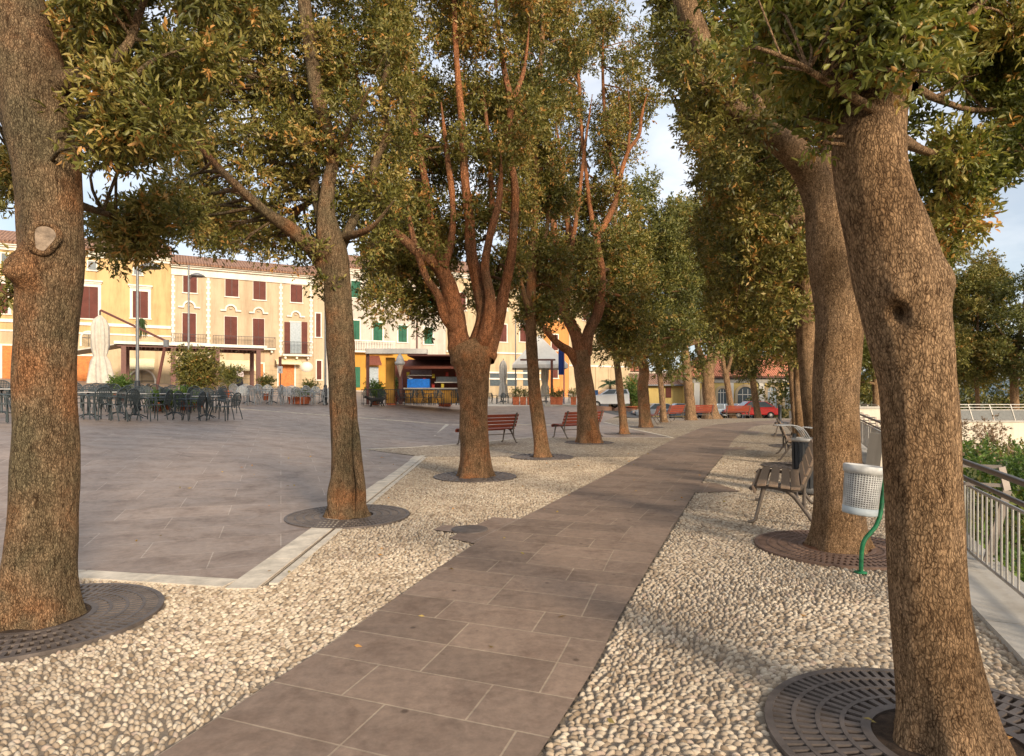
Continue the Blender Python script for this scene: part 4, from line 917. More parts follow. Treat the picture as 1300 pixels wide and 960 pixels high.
# ------------------------------------------------------------------ low yellow house, arched building
def at(px, py, Y): return P(px, py, Y)
def ibox(m, px0, px1, py0, py1, Y, y0, y1, ox=0, oz=0):   # box given by its outline seen at depth Y
    a = P(px0, py1, Y); b = P(px1, py0, Y); m.box(a.x-ox, b.x-ox, y0, y1, a.z-oz, b.z-oz)
Y7 = 72; r0 = P(812, 531, Y7)
h1 = empty('low_yellow_house', (r0.x, Y7, -1.2), 0, 'low yellow house with one brown shuttered window and a brown tiled roof', 'house')
m = MB(); ibox(m, 812, 872, 487, 531, Y7, 0, 7, r0.x, -1.2); m.build('wall', M['lemon'], h1)
m = MB(); a = P(808, 488, Y7); b = P(873, 474, Y7+5)
x0, x1 = a.x-r0.x, P(873,488,Y7).x-r0.x; za, zb_ = a.z+1.2, b.z+1.2
m.add([(x0,-.5,za),(x1,-.5,za),(x1,5,zb_),(x0,5,zb_),(x0,-.5,za-.15),(x1,-.5,za-.15),(x1,5,zb_-.15),(x0,5,zb_-.15)], [(0,1,2,3),(7,6,5,4),(0,4,5,1),(1,5,6,2),(2,6,7,3),(3,7,4,0)]); m.build('roof', M['roof'], h1)
m = MB(); ibox(m, 845, 852, 492, 505, Y7, -.06, 0, r0.x, -1.2); m.build('shutter', M['sh_brown'], h1)
m = MB(); m.tube([(x0,-.55,za-.12),(x1,-.55,za-.12)], .09, 8); m.build('gutter', M['grey_st'], h1)
r0 = P(790, 531, 86)
h2 = empty('far_pale_house', (r0.x, 86, -1.2), 0, 'pale walled house with an orange gable behind the low yellow house', 'house')
m = MB(); ibox(m, 786, 880, 471, 525, 86, 0, 6, r0.x, -1.2); m.build('wall', M['wall_pale'], h2)
m = MB(); a = P(786, 471, 86); b = P(818,471,86); z_ = a.z+1.2; X0 = a.x-r0.x; X1 = b.x-r0.x; m.add([(X0,-.4,z_),(X1,-.4,z_),(X1,3,z_+1.0),(X0,3,z_+1.0),(X0,6.4,z_),(X1,6.4,z_)], [(0,1,2,3),(3,2,5,4),(0,3,4),(1,5,2)]); m.build('roof', M['roof2'], h2)
m = MB(); ibox(m, 786, 812, 476, 500, 86, -.1, 0, r0.x, -1.2); m.build('orange_wall', M['orange_w'], h2)
Y8 = 70; r0 = P(870, 531, Y8)
ab = empty('arched_building', (r0.x, Y8, -1.2), 0, 'yellow arcaded building with white pilasters and coral roof at the end of the path', 'building')
def bx_(name, px0, px1, py0, py1, y0, y1, mat, par=None): m = MB(); ibox(m, px0, px1, py0, py1, Y8, y0, y1, r0.x, -1.2); return m.build(name, M[mat], par or ab)
bx_('wall', 872, 1060, 486, 535, 0, 9, 'lemon'); bx_('frieze', 871, 1062, 480, 486, -.10, 9, 'stone'); bx_('eave', 868, 1065, 478, 480, -.5, 9.5, 'brown_st')
for a, b in ((881,888),(926,931),(963,970),(1008,1014)): bx_('pilaster', a, b, 486.2, 535, -.12, -0.002, 'trim')
for a, b, t_, bt in ((892,903,493,531),(911,922,493,518),(936,956,491,531),(974,986,491,519),(996,1006,491,519),(1020,1032,491,519)):
    l = P(a, bt, Y8); rr = P(b, t_, Y8); u0, u1, z0, z1 = l.x-r0.x, rr.x-r0.x, l.z+1.2, rr.z+1.2; um = (u0+u1)/2; R_ = (u1-u0)/2; zc = z1-R_; n = 14
    arc = lambda R2: [(um+R2*math.cos(PI*k/n), zc+R2*math.sin(PI*k/n)) for k in range(n+1)]
    outer = [(u1+.28, z0)]+arc(R_+.28)+[(u0-.28, z0)]; inner = [(u1, z0)]+arc(R_)+[(u0, z0)]
    fr = MB(); vs_ = [(x,-d,z) for d in (.002,.14) for x, z in outer]+[(x,-d,z) for d in (.002,.14) for x, z in inner]; k_ = len(outer)
    fs_ = []
    for i in range(k_-1): fs_ += [(k_+i,k_+i+1,3*k_+i+1,3*k_+i),(i,i+1,k_+i+1,k_+i),(2*k_+i,3*k_+i,3*k_+i+1,2*k_+i+1)]
    fr.add(vs_, fs_); w_ = fr.build('window', M['cream'], ab)
    MB().prism([(u0,z0),(u1,z0)]+arc(R_), 0.003, 0.03, lambda a_, b_, d: Vector((a_,-d,b_))).build('pane', M['glass' if a in (911,936) else 'glass_b'], w_)
    g = MB(); 
    for q in (u0+(u1-u0)*.33, u0+(u1-u0)*.66): g.box(q-.03, q+.03, -.06, -.031, z0, zc+R_*.7)
    g.box(u0, u1, -.06, -.031, zc-.04, zc+.04); g.build('glazing_bar', M['trim'], w_)
l = P(868, 478, Y8); rr = P(1065, 478, Y8); z_ = l.z+1.2; X0, X1 = l.x-r0.x, rr.x-r0.x
m = MB(); m.add([(X0,-.6,z_),(X1,-.6,z_),(X1-3,4.5,z_+2.6),(X0+3,4.5,z_+2.6),(X0,9.6,z_),(X1,9.6,z_)], [(0,1,2,3),(3,2,5,4),(0,3,4),(1,5,2),(0,4,5,1)]); m.build('roof', M['roof2'], ab)
m = MB()
for q in (892,905,958,990): p = P(q, 482, Y8); m.bar((p.x-r0.x,-.3,p.z+1.2), (p.x-r0.x,-.12,p.z+.7), .1, .1)
m.build('wall_lamp', M['dark'], ab)
# distant hills
hm = MB(); n = 60
for k in range(n):
    a = -1.2+2.4*k/n
def hills(name, R0, h0, seed, mat):
    vs, fs = [], []; n = 90; mm = 6
    for k in range(n+1):
        a = -0.75+1.6*k/n
        hh = h0*(0.55+0.6*noise.noise(Vector((a*3+seed,0,0)))+0.25*noise.noise(Vector((a*9+seed,1,0))))
        for j in range(mm+1):
            R_ = R0+j*R0*0.12; vs.append((R_*math.sin(a), R_*math.cos(a), -3+max(0.02,hh)*math.sin(PI/2*j/mm)+2*noise.noise(Vector((a*20,j,seed)))))
    for k in range(n):
        for j in range(mm): fs.append((k*(mm+1)+j,(k+1)*(mm+1)+j,(k+1)*(mm+1)+j+1,k*(mm+1)+j+1))
    m = MB(); m.add(vs, fs, True); return m.build(name, M[mat], kind='structure')
M['hill'] = plain('hazed_wooded_hill', (0.10,0.14,0.17), 1.0, var=0.25, scale=0.02)  # muted bluish colour paints distance haze onto the hill; no air is built
hills('hills', 900, 62, 2.2, 'hill')

# ------------------------------------------------------------------ benches
def make_bench(slat, iron):
    # long axis x, sits facing -y, origin under the middle
    r = empty('park_bench'); L = 1.86
    prof_seat = [(-.34,.405),(-.30,.445),(-.20,.455),(-.05,.44),(.09,.425),(.17,.44)]
    prof_back = [(.20,.50),(.245,.60),(.285,.70),(.325,.80),(.36,.89)]
    sb = MB()
    for i, (y, z) in enumerate([(-.325,.40),(-.245,.455),(-.12,.452),(.005,.438),(.11,.43)]):
        sb.cbox((0,0,0), (L, .028 if i == 0 else .098, .085 if i == 0 else .03), Matrix.Translation((0,y,z)) @ Matrix.Rotation([0.3,0.08,-.08,-.08,.05][i],4,'X'))
    sb.build('seat', M[slat], r, bevel=0.006)
    bb = MB(); 
    for i, (y, z) in enumerate([(.196,.525),(.237,.625),(.275,.725),(.313,.825)]):
        bb.cbox((0,0,0), (L, .028, .086), Matrix.Translation((0,y,z)) @ Matrix.Rotation(-.38,4,'X'))
    bb.build('backrest', M[slat], r, bevel=0.006)
    for sx_ in (-1, 1):
        x = sx_*(L/2-.10); f = MB()
        # seat and back bearer
        pts = [(x,-.37,.385),(x,-.31,.425),(x,-.12,.42),(x,.06,.40),(x,.15,.42),(x,.20,.49),(x,.26,.62),(x,.345,.86),(x,.375,.895)]
        c = catmull([(*p, 0) for p in pts], 4)
        for p, q in zip(c, c[1:]): f.bar(p[:3], q[:3], .045, .04, Vector((0,1,0)) if abs(p[2]-q[2]) > abs(p[1]-q[1]) else Vector((0,0,1)))
        fr = f.build('side_frame', M[iron], r)
        l1 = MB(); l1.tube([(x,-.22,.41),(x,-.26,.25),(x,-.31,.04),(x,-.34,.015),(x,-.39,.012)], [.028,.022,.02,.02,.018], 8); l1.build('leg', M[iron], r)
        l2 = MB(); l2.tube([(x,.02,.40),(x,.10,.33),(x,.20,.19),(x,.31,.03),(x,.345,.015),(x,.37,.012)], [.028,.024,.022,.02,.02,.018], 8)
        l2.tube([(x,.225,.56),(x,.20,.42),(x,.20,.19)], [.018,.018,.02], 8); l2.build('leg', M[iron], r)
    tb = MB(); tb.tube([(-L/2+.10,.13,.27),(L/2-.10,.13,.27)], .014, 6); tb.build('stretcher', M[iron], r)
    return r
red = make_bench('slat_red','iron_b'); red['category'] = 'park bench'
def bench(proto, used, x, y, ang, label, grp):
    return place(proto, used, (x, y, gz(x, y)+.002), ang, label, grp)
# facing direction f -> rotation so that local -y points along f
def rzf(fx, fy): return math.atan2(fx, -fy)
fl = rzf(-.64,.77)
c1 = (-0.72,18.75); bench(red, False, c1[0], c1[1], fl, 'red slatted bench half hidden behind the pollarded trunk', 'red slatted benches facing the square')
bench(red, True, 2.25, 21.65, fl, 'red slatted bench seen from behind at the forked tree with the peeled scar', 'red slatted benches facing the square')
bench(red, True, 6.85, 31.0, rzf(-.95,.3), 'small far red bench seen end-on just right of the wavering trunk', 'red slatted benches facing the square')
bench(red, True, 8.75, 34.6, rzf(-.75,.66), 'small far red bench behind the thin leaning oak', 'red slatted benches facing the square')
bench(red, True, 11.3, 38.6, rzf(-.2,.98), 'small far red bench left of the broad many-limbed oak', 'red slatted benches facing the square')
bench(red, True, 15.2, 43.0, rzf(-.2,.98), 'farthest red bench, standing before the red car', 'red slatted benches facing the square')
gry = make_bench('slat_grey','iron_b'); gry['category'] = 'park bench'
bench(gry, False, 3.42, 7.95, rzf(-.917,.40), 'weathered grey bench nearest on the right, facing the path', 'weathered benches by the railing')
bench(gry, True, 6.55, 14.75, rzf(.90,-.35), 'weathered bench seen end-on, its back to the path, beyond the dark grate', 'weathered benches by the railing')
bench(gry, True, 9.6, 22.3, rzf(-.92,.40), 'farthest weathered bench on the right, beside the thin trunks', 'weathered benches by the railing')

# ------------------------------------------------------------------ litter baskets
b0 = empty('litter_basket', (2.91,5.30,0), 0, 'white perforated litter basket tilting on a bent green post', 'litter bin')
m = MB(); ctr = P(1094, 623, 5.45)-Vector((2.91,5.30,0)); tilt = Matrix.Translation(ctr) @ Matrix.Rotation(0.10,4,'Y')
R1_, R2_, H_2 = .148, .132, .20
for k in range(42):
    a = 2*PI*k/42; p = Vector((math.cos(a), math.sin(a), 0)); m.bar(tilt @ (p*R2_+Vector((0,0,-H_2+.05))), tilt @ (p*R1_*.985+Vector((0,0,H_2-.03))), 0.0075, .005, (tilt.to_3x3() @ p))
for i in range(19):
    z = -H_2+.05+i*.0185; rr = R2_+(R1_-R2_)*(i/19); m.lathe([(rr,z),(rr,z+.0075),(rr-.003,z+.0075),(rr-.003,z),(rr,z)], 40, mat=tilt)
m.build('basket', M['paint_w'], b0)
m = MB(); m.lathe([(R1_-.002,H_2-.05),(R1_+.012,H_2-.045),(R1_+.016,H_2+.012),(R1_+.004,H_2+.02),(R1_-.012,H_2+.012),(R1_-.010,H_2-.05)], 40, mat=tilt); m.build('rim', M['paint_w'], b0)
m = MB(); m.lathe([(0.001,-H_2),(R2_,-H_2),(R2_+.006,-H_2+.01),(R2_+.006,-H_2+.062),(R2_-.008,-H_2+.062),(R2_-.008,-H_2+.012),(0.001,-H_2+.012)], 40, mat=tilt); m.build('base_band', plain('grey_blue_band', (0.38,0.42,0.43), .5), b0)
m = MB(); m.lathe([(.001,-H_2+.02),(R2_-.02,-H_2+.02),(R1_-.02,H_2-.02),(R1_-.035,H_2-.02),(R2_-.035,-H_2+.05)], 30, mat=tilt); m.build('liner', plain('bag_liner', (0.16,0.145,0.125), .6, bump=.4), b0)
m = MB(); o_ = Vector((2.91,5.30,0)); pts = [P(1093,727,5.30)-o_, P(1094,700,5.30)-o_, P(1098,685,5.30)-o_, P(1112,668,5.36)-o_, P(1118,650,5.4)-o_, P(1121,620,5.43)-o_, P(1122,598,5.45)-o_]
pts[0].z = 0; m.tube([p[:3] for p in catmull([(*p,0) for p in pts], 5)], .0175, 14)
m.lathe([(.001,0.0),(.05,0.0),(.05,.008),(.02,.012)], 16); m.build('post', M['green_p'], b0)
m = MB()
for q in ((1109,648),(1117,600)): p = P(*q, 5.4)-o_; m.cbox(p, (.07,.03,.02))
m.build('clamp', M['green_p'], b0)
x, y = 4.33, 9.35
b1 = empty('slatted_bin', (x,y,0), 0, 'dark slatted litter bin with curved steel hoops behind the nearest grey bench', 'litter bin')
m = MB()
for k in range(16):
    a = 2*PI*k/16; m.bar((math.cos(a)*.17, math.sin(a)*.17, .12), (math.cos(a)*.19, math.sin(a)*.19, .80), .045, .014, Vector((math.cos(a), math.sin(a), 0)))
m.build('slats', M['dark'], b1)
m = MB(); m.lathe([(.17,.79),(.205,.79),(.205,.84),(.17,.84),(.17,.79)], 32); m.build('rim', M['galv'], b1)
m = MB(); m.lathe([(.001,.04),(.15,.04),(.15,.12),(.13,.78),(.001,.10)], 24); m.build('inner_bin', M['grey_st'], b1)
m = MB()
for k in range(4):
    yy = -.12+.08*k; m.tube([p[:3] for p in catmull([(-.42,yy,1.02,0),(-.25,yy,1.03,0),(-.10,yy,.98,0),(-.0,yy,.84,0)], 4)], .010, 6)
    m.tube([(-.0,yy,.99),(.10,yy,.99),(.17,yy,.96),(.19,yy,.82)], .010, 6)
m.build('hoop', M['grey_st'], b1)
m = MB(); m.tube([(-.15,.05,0),(-.15,.05,.9)], .03, 8); m.build('post', M['dark'], b1)
p = GP(990, 540)
bo = empty('bollard', p, 0, 'dark round bollard at the far end of the path before the arched building', 'bollard')
m = MB(); m.lathe([(.001,0),(.11,0),(.11,.06),(.075,.08),(.075,.82),(.09,.84),(.09,.92),(.001,.98)], 16); m.build('post', M['dark'], bo)

# ------------------------------------------------------------------ railing with stone kerb
def rail_pts(y0, y1, st): return [Vector((interp(RAIL, y), y, 0)) for y in np.arange(y0, y1, st)]
m = MB()
L_in = [(-0.28, 0.02),(-0.28,0.05),(0.22,0.05),(0.22,-2.2),(-0.28,-2.2)]
k = 0; y = -1.0
while y < 40:
    y2 = y+1.25; a = Vector((interp(RAIL,y),y,0)); b = Vector((interp(RAIL,y2),y2,0)); d = (b-a).normalized(); n_ = Vector((d.y,-d.x,0))
    za = gz(a.x-.5,a.y); zb_ = gz(b.x-.5,b.y)
    vs_ = []
    for p, z in ((a+d*.004,za),(b-d*.004,zb_)):
        for o_, h in ((-.28,.0),(-.28,.03),(.24,.03),(.24,-2.3),(-.28,-2.3)): vs_.append((p.x+n_.x*o_, p.y+n_.y*o_, z+h))
    m.add(vs_, [(i,(i+1) % 5,(i+1) % 5+5,i+5) for i in range(5)]+[(4,3,2,1,0),(5,6,7,8,9)]); y = y2
rw = m.build('terrace_wall', M['stone']); tag(rw, 'pale stone kerb and retaining wall under the metal railing on the right', 'wall')
rl = empty('terrace_railing', (RAIL[1][0], RAIL[1][1], 0), 0, 'steel railing with thin balusters and twin dark handrails along the right edge', 'railing'); ro = Vector(rl.location)
pts = rail_pts(1.0, 40, .5)
def offs(p, out, z): 
    y = p.y; d = (Vector((interp(RAIL,y+.3),y+.3,0))-Vector((interp(RAIL,y-.3),y-.3,0))).normalized(); n_ = Vector((d.y,-d.x,0)); q = p+n_*out; q.z = gz(p.x-.5,p.y)+z; return q-ro
m = MB(); m.tube([offs(p, -.03, .905) for p in pts], .024, 10); m.build('handrail', M['dark2'] if 'dark2' in M else plain('bronze_rail', (0.12,0.095,0.08), .4, .5), rl)
m = MB(); m.tube([offs(p, .0, .75) for p in pts], .019, 10); m.build('handrail', plain('bronze_rail', (0.13,0.105,0.09), .4, .5), rl)
m = MB(); m.tube([offs(p, .04, .675) for p in pts], .014, 8); m.tube([offs(p, .04, .10) for p in pts], .014, 8); m.build('rail_bar', M['galv'], rl)
bal = []
y = 1.2; i = 0
stuffm = MB()
while y < 39:
    if not (12.8 < y < 15.6):
        p = Vector((interp(RAIL,y),y,0)); a = offs(p,.04,.10); b = offs(p,.04,.675)
        mm = MB() if len(bal) < 96 else stuffm
        mm.tube([a, b], .0085, 6)
        if mm is not stuffm: bal.append(mm.build('baluster', M['galv'], rl))
    i += 1; y += .112 if i % 14 else .19
so = stuffm.build('balusters', M['galv'], rl); so['kind'] = 'stuff'
M['rail_post'] = plain('weathered_steel', (0.24,0.20,0.17), .55, .4)
y = 1.9
while y < 39:
    p = Vector((interp(RAIL,y),y,0)); a = offs(p,.16,.03); b = offs(p,.30,.66); c = offs(p,.26,.86); d = offs(p,-.02,.86); e = offs(p,.0,.70)
    m = MB(); along = (offs(p+Vector((0,.1,0)),0,0)-offs(p,0,0)).normalized()
    m.bar(a, b, .014, .075, (b-a).normalized().cross(along)); m.bar(b, c, .014, .06, (b-a).normalized().cross(along)); m.bar(c, d, .014, .03); m.bar(offs(p,.29,.70), e, .014, .03); m.bar(a, offs(p,.04,.10), .014, .04)
    m.build('post', M['rail_post'], rl); y += 1.85
# grey sheet panels fixed to the railing
pn = empty('sheet_panel', (0,0,0), 0, 'pale grey sheet panels covering the railing between the two nearest right hand trunks', 'panel')
for k, (ya, yb) in enumerate(((12.8,14.15),(14.2,15.6))):
    a = Vector((interp(RAIL,ya),ya,0)); b = Vector((interp(RAIL,yb),yb,0)); a = offs(a,.06,0)+ro; b = offs(b,.06,0)+ro
    m = MB(); m.bar(a+Vector((0,0,.36)), b+Vector((0,0,.36)), .012, .66); m.build('panel', plain('pale_sheet', (0.42,0.43,0.41), .35), pn)
p = P(1115, 600, 12.4)
st = MB(); st.cbox((0,0,.35), (.16,.5,.7), Matrix.Rotation(.12,4,'Y')); o = st.build('stone_slab', M['wall_pale'], loc=(interp(RAIL,12.3)-.16,12.3,.02), bevel=.01); tag(o, 'small leaning cream stone slab beside the white litter basket', 'stone slab')

# ------------------------------------------------------------------ planting below the railing and the far terrace
def bush_patch(name, boxes, total, L, W, mat, label, cat, seed, kind=None):
    rd = random.Random(seed); bl = []
    for (x0,x1,y0,y1,z0,z1,r,n) in boxes:
        for _ in range(n): bl.append((Vector((rd.uniform(x0,x1),rd.uniform(y0,y1),rd.uniform(z0,z1))), r*rd.uniform(.6,1.3)))
    c = bl[0][0]; root = empty(name, (c.x,c.y,-2.1), 0, label, cat)
    f = foliage(bl, total, L, W, mat, root, 'foliage', up=.45); f.location = -Vector((c.x,c.y,-2.1))
    return root
    m = MB()
    for b_, r in bl[::2]: m.tube([(b_.x+rd.uniform(-.1,.1), b_.y, -2.12), (b_.x, b_.y, b_.z)], [.03,.012], 5)
    s_ = m.build('stems', M['bark_left'], root); s_.location = -Vector((c.x,c.y,-2.1)); return root
def rx2(y): return interp(RAIL, y)+.45
shr = [('nearest green shrub pressing against the railing at the right edge', 2.6,6.4,-1.4,-.12,'leaf_bush',12000),('leafy green shrub just past the railing behind the nearest trunk',6.4,9.5,-1.4,-.22,'leaf_bush',12000),
       ('green shrub below the middle of the railing, left of the grey panels',9.5,13.5,-1.4,-.40,'leaf_green',9000),('pinkish dry shrub mound before the pale terrace wall',17,21,-1.5,-.75,'leaf_dry',4000),
       ('bright green shrub mass filling the slope under the terrace wall',13.5,19,-1.5,-.55,'leaf_bush',14000),('low green shrubs at the foot of the far terrace wall',20,29,-1.6,-.95,'leaf_green',12000)]
for i, (lb, ya, yb, z0, z1, mt, tot) in enumerate(shr):
    xa = rx2((ya+yb)/2); wdt = 3.0+ya*.35
    if mt == 'leaf_dry': xa += 3.0; wdt = 5
    bush_patch('green_shrub' if mt != 'leaf_dry' else 'dry_shrub', [(xa,xa+wdt,ya,yb,z0,z1,.32+.012*ya,46)], tot, .09+.003*ya, .045+.0012*ya, mt, lb, 'shrub', 60+i)
bush_patch('green_shrub', [(P(1262,0,14).x,P(1300,0,14).x,13,15.5,-1.2,.05,.42,22)], 5200, .12,.05,'leaf_bush','tall feathery green shrub rising beside the terrace wall at the right edge','shrub',77)
bush_patch('golden_bush', [(P(1216,0,30).x,P(1248,0,30).x,29,32,-1.6,-.1,.5,12)], 3200, .13,.05,'leaf_dry','golden dry bush at the left end of the pale terrace wall','shrub',78)
YT = 38
tw_ = empty('far_terrace_wall', (P(1218,0,YT).x, YT, -2.1), 0, 'pale terrace wall with stone coping beyond the shrubs on the right', 'wall'); a = P(1205,536,YT); b = P(1420,536,YT); ox = tw_.location
m = MB(); m.box(a.x-ox.x, b.x-ox.x, 0, .4, 0, a.z+2.1); m.build('wall', M['wall_pale'], tw_)
m = MB(); m.box(a.x-ox.x-.05, b.x-ox.x, -.06, .46, a.z+2.102, a.z+2.2); m.build('coping', M['stone'], tw_)
tr_ = empty('far_terrace_railing', (a.x, YT+.2, a.z+.1), 0, 'thin grey railing with leaning posts on top of the far terrace wall', 'railing')
m = MB(); W_ = b.x-a.x
for h in (.95,.78,.62): m.tube([(0,0,h),(W_,0,h)], .03, 6)
m.build('handrail', M['galv'], tr_)
for k in range(9): x = W_*k/8; m = MB(); m.bar((x+.3,0,0),(x,0,.97), .07,.05); m.build('post', M['galv'], tr_)
m = MB(); m.box(0, W_, -.01, .01, .05, .6); m.build('mesh_panel', plain('grey_mesh', (0.17,0.17,0.16), .6), tr_)
tf = MB(); tf.box(a.x, 80, YT+.4, 60, -2.2, a.z+.05); o = tf.build('terrace_ground', M['kerb'], kind='structure')
pw = empty('parapet', (P(1091,0,34).x, 34, -2.1), 0, 'cream stone parapet seen between the two nearest right hand trunks', 'wall'); a = P(1080,519,34); b = P(1150,519,34)
m = MB(); m.box(a.x-pw.location.x, b.x-pw.location.x, 0, .4, 0, a.z+2.1); m.build('wall', M['wall_pale'], pw); m = MB(); m.box(a.x-pw.location.x-.05, b.x-pw.location.x+.05, -.05, .45, a.z+2.102, a.z+2.22); m.build('coping', M['stone'], pw)
# hedge-like far wood behind the terrace
bl = [(Vector((random.uniform(26,75), random.uniform(56,66), random.uniform(-1,3.2))), random.uniform(1.0,1.9)) for _ in range(110)]
fw = foliage(bl, 42000, .34, .18, 'leaf_green', None, 'far_wood', up=.3); fw['kind'] = 'stuff'; tag(fw, 'dark green wood closing the view beyond the far terrace', 'wood')
# ------------------------------------------------------------------ café chairs and tables
def make_chair(mat):
    r = empty('cafe_chair')
    for sx_ in (-1,1):
        m = MB(); m.tube([p[:3] for p in catmull([(sx_*.23,-.25,0,0),(sx_*.235,-.235,.40,0),(sx_*.25,-.21,.62,0),(sx_*.26,-.10,.67,0),(sx_*.24,.12,.66,0),(sx_*.21,.22,.66,0)],3)], .017, 6); m.build('front_leg', M[mat], r)
        m = MB(); m.tube([(sx_*.19,.19,.46),(sx_*.21,.27,.22),(sx_*.22,.32,0)], .017, 6); m.build('rear_leg', M[mat], r)
    m = MB(); pr = [(.24*math.cos(2*PI*k/16)*(1.0 if abs(math.cos(2*PI*k/16)) < .8 else .95), -.02+.22*math.sin(2*PI*k/16)) for k in range(16)]
    m.prism(pr, .435, .46, lambda a, b, d: Vector((a,b,d))); m.build('seat', M[mat], r)
    m = MB(); arc = [(-.20,.20,.45)]+[(-.235*math.cos(PI*k/10), .22+.05*math.sin(PI*k/10)+.03, .66+.24*math.sin(PI*k/10)) for k in range(11)]+[(.20,.20,.45)]
    m.tube(arc, .017, 6)
    for k in range(9):
        x = -.19+.0475*k; zt = .66+.235*math.sqrt(max(0,1-(x/.235)**2)); m.bar((x,.205,.46),(x,.25+.04*(zt-.6),zt), .020, .010, Vector((0,1,0)))
    for z in (.56,.64,.72,.80): 
        w_ = .215*math.sqrt(max(0,1-max(0,(z-.66)/.24)**2)); m.bar((-w_,.205+.13*(z-.46),z),(w_,.205+.13*(z-.46),z), .008,.016)
    m.build('backrest', M[mat], r); return r
def make_table():
    r = empty('cafe_table'); m = MB(); m.box(-.38,.38,-.38,.38,.715,.74); m.build('tabletop', M['ttop'], r, bevel=.006)
    m = MB(); m.lathe([(.05,.08),(.03,.12),(.028,.70),(.06,.715)], 10); m.build('column', M['chair'], r)
    for k in range(4):
        a = PI/4+k*PI/2; d = Vector((math.cos(a), math.sin(a), 0)); m = MB(); m.tube([d*.02+Vector((0,0,.12)), d*.15+Vector((0,0,.10)), d*.36+Vector((0,0,.015))], [.02,.017,.015], 6); m.build('foot', M['chair'], r)
    return r
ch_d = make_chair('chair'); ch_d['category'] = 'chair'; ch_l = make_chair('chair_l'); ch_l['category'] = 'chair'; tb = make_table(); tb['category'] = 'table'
used = {'d':False,'l':False,'t':False}
def chair(kind, px, py, rz, label, grp):
    p = GP(px, py); k = 'd' if kind == 'd' else 'l'
    place(ch_d if k == 'd' else ch_l, used[k], p, rz, label, grp); used[k] = True
def table(px, py, label): place(tb, used['t'], GP(px, py), .3, label, 'café tables on the square'); used['t'] = True
def row(kind, xs, y, rzs, desc, grp, jit=1.0):
    for i, x in enumerate(xs):
        o_ = ORD[i] if i < len(ORD) else ORD[-1]
        chair(kind, x, y+random.uniform(-jit,jit), rzs[i % len(rzs)]+random.uniform(-.25,.25), desc.format(o_), grp)
gA = 'dark wire café chairs left of the square'
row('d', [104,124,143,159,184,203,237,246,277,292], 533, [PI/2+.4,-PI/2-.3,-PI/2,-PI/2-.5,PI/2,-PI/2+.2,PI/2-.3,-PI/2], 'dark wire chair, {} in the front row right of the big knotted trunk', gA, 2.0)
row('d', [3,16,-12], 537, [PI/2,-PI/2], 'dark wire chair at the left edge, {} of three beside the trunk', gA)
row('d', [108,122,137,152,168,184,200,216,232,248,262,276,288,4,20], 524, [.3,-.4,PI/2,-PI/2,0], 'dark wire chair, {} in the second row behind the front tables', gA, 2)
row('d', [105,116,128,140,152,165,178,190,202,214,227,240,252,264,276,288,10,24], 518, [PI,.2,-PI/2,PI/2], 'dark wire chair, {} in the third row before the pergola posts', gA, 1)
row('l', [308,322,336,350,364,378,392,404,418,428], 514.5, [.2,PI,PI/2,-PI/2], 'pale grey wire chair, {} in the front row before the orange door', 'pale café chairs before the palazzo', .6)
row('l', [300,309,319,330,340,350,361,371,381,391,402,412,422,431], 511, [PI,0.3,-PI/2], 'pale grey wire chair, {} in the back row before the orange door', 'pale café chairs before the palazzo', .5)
for i, x in enumerate((112,150,172,222,262,2)): table(x, 531-(i % 2)*3, ['square café table just right of the big knotted trunk','square café table left of the dark lamp base','square café table under the folded parasol arm','square café table beside the terracotta tubs','square café table at the right end of the dark chairs','square café table cut by the left edge'][i])
for i, x in enumerate((316,345,380,410)): table(x, 512.5, ['café table just right of the waiter','café table in the middle of the pale chairs','café table before the orange door','café table beside the lamp post near the split-bark tree'][i])
gB = 'dark café chairs at the ice cream kiosk'
for i, px in enumerate([466,486,512,519,526,534,542,550,557,578,586]):
    y_ = GP(455,515).y+.9+.5*(i % 2); p = P(px, 0, y_); p.z = GP(455,515).z
    place(ch_d, True, p, [.3,PI,PI/2,-PI/2][i % 4], 'dark café chair, '+ORD[i]+' from the left along the ice cream kiosk', gB)
row('d', [616,622,628,634,641,648,655,662,669,676,690,697,703], 512.6, [.3,PI,PI/2,-PI/2], 'dark café chair, {} from the left under the pale parasols', gB, .7)
row('l', [704,712,719,726,733,741], 511.5, [.3,PI,PI/2], 'pale café chair, {} from the left near the blue banner post', 'pale café chairs before the palazzo', .5)
for i, x in enumerate((502,530,586,636,658,684)): table(x, 511.8, ['café table below the ice cream cone','café table before the blue gelato display','café table right of the white-stemmed plant','café table left of the first pale parasol','café table between the two pale parasols','café table behind the slim mossy trunk'][i])

# ------------------------------------------------------------------ pergola
pY = 47.0
def LPt(px, py, dep=0): return P(px, py, pY+dep)
u = Vector((CS, math.sin(FA), 0)); nn_ = Vector((math.sin(FA), -CS, 0))
q0 = P(155, 489, pY); pg = empty('pergola', (q0.x, q0.y, gz(q0.x,q0.y)), FA, 'brown steel pergola with a flat pale top over the café chairs on the left', 'pergola')
pz = pg.location.z
def uat(px):   # u along the pergola front seen at column px
    tx = (px-650)/F; # q0 + s*u : (q0.x+s*cs) = tx*(q0.y+s*sn)
    return (tx*q0.y-q0.x)/(CS-tx*math.sin(FA))
zt = EYE-(434-HZ)/F*pY-pz; Lp = uat(335)
for i, px in enumerate((157,220,276,328)):
    s_ = uat(px)
    for back in (0, 4.6):
        m = MB(); m.box(s_-.16, s_+.16, back-.16, back+.16, 0, zt-.35); m.build('post', M['brown_st'], pg)
m = MB(); m.box(-.3, Lp, -.1, .1, zt-.348, zt-.05); m.box(-.3, Lp, 4.5, 4.7, zt-.348, zt-.05)
for k in range(9): x = -.3+Lp*k/8.3; m.box(x, x+.12, .102, 4.498, zt-.30, zt-.07)
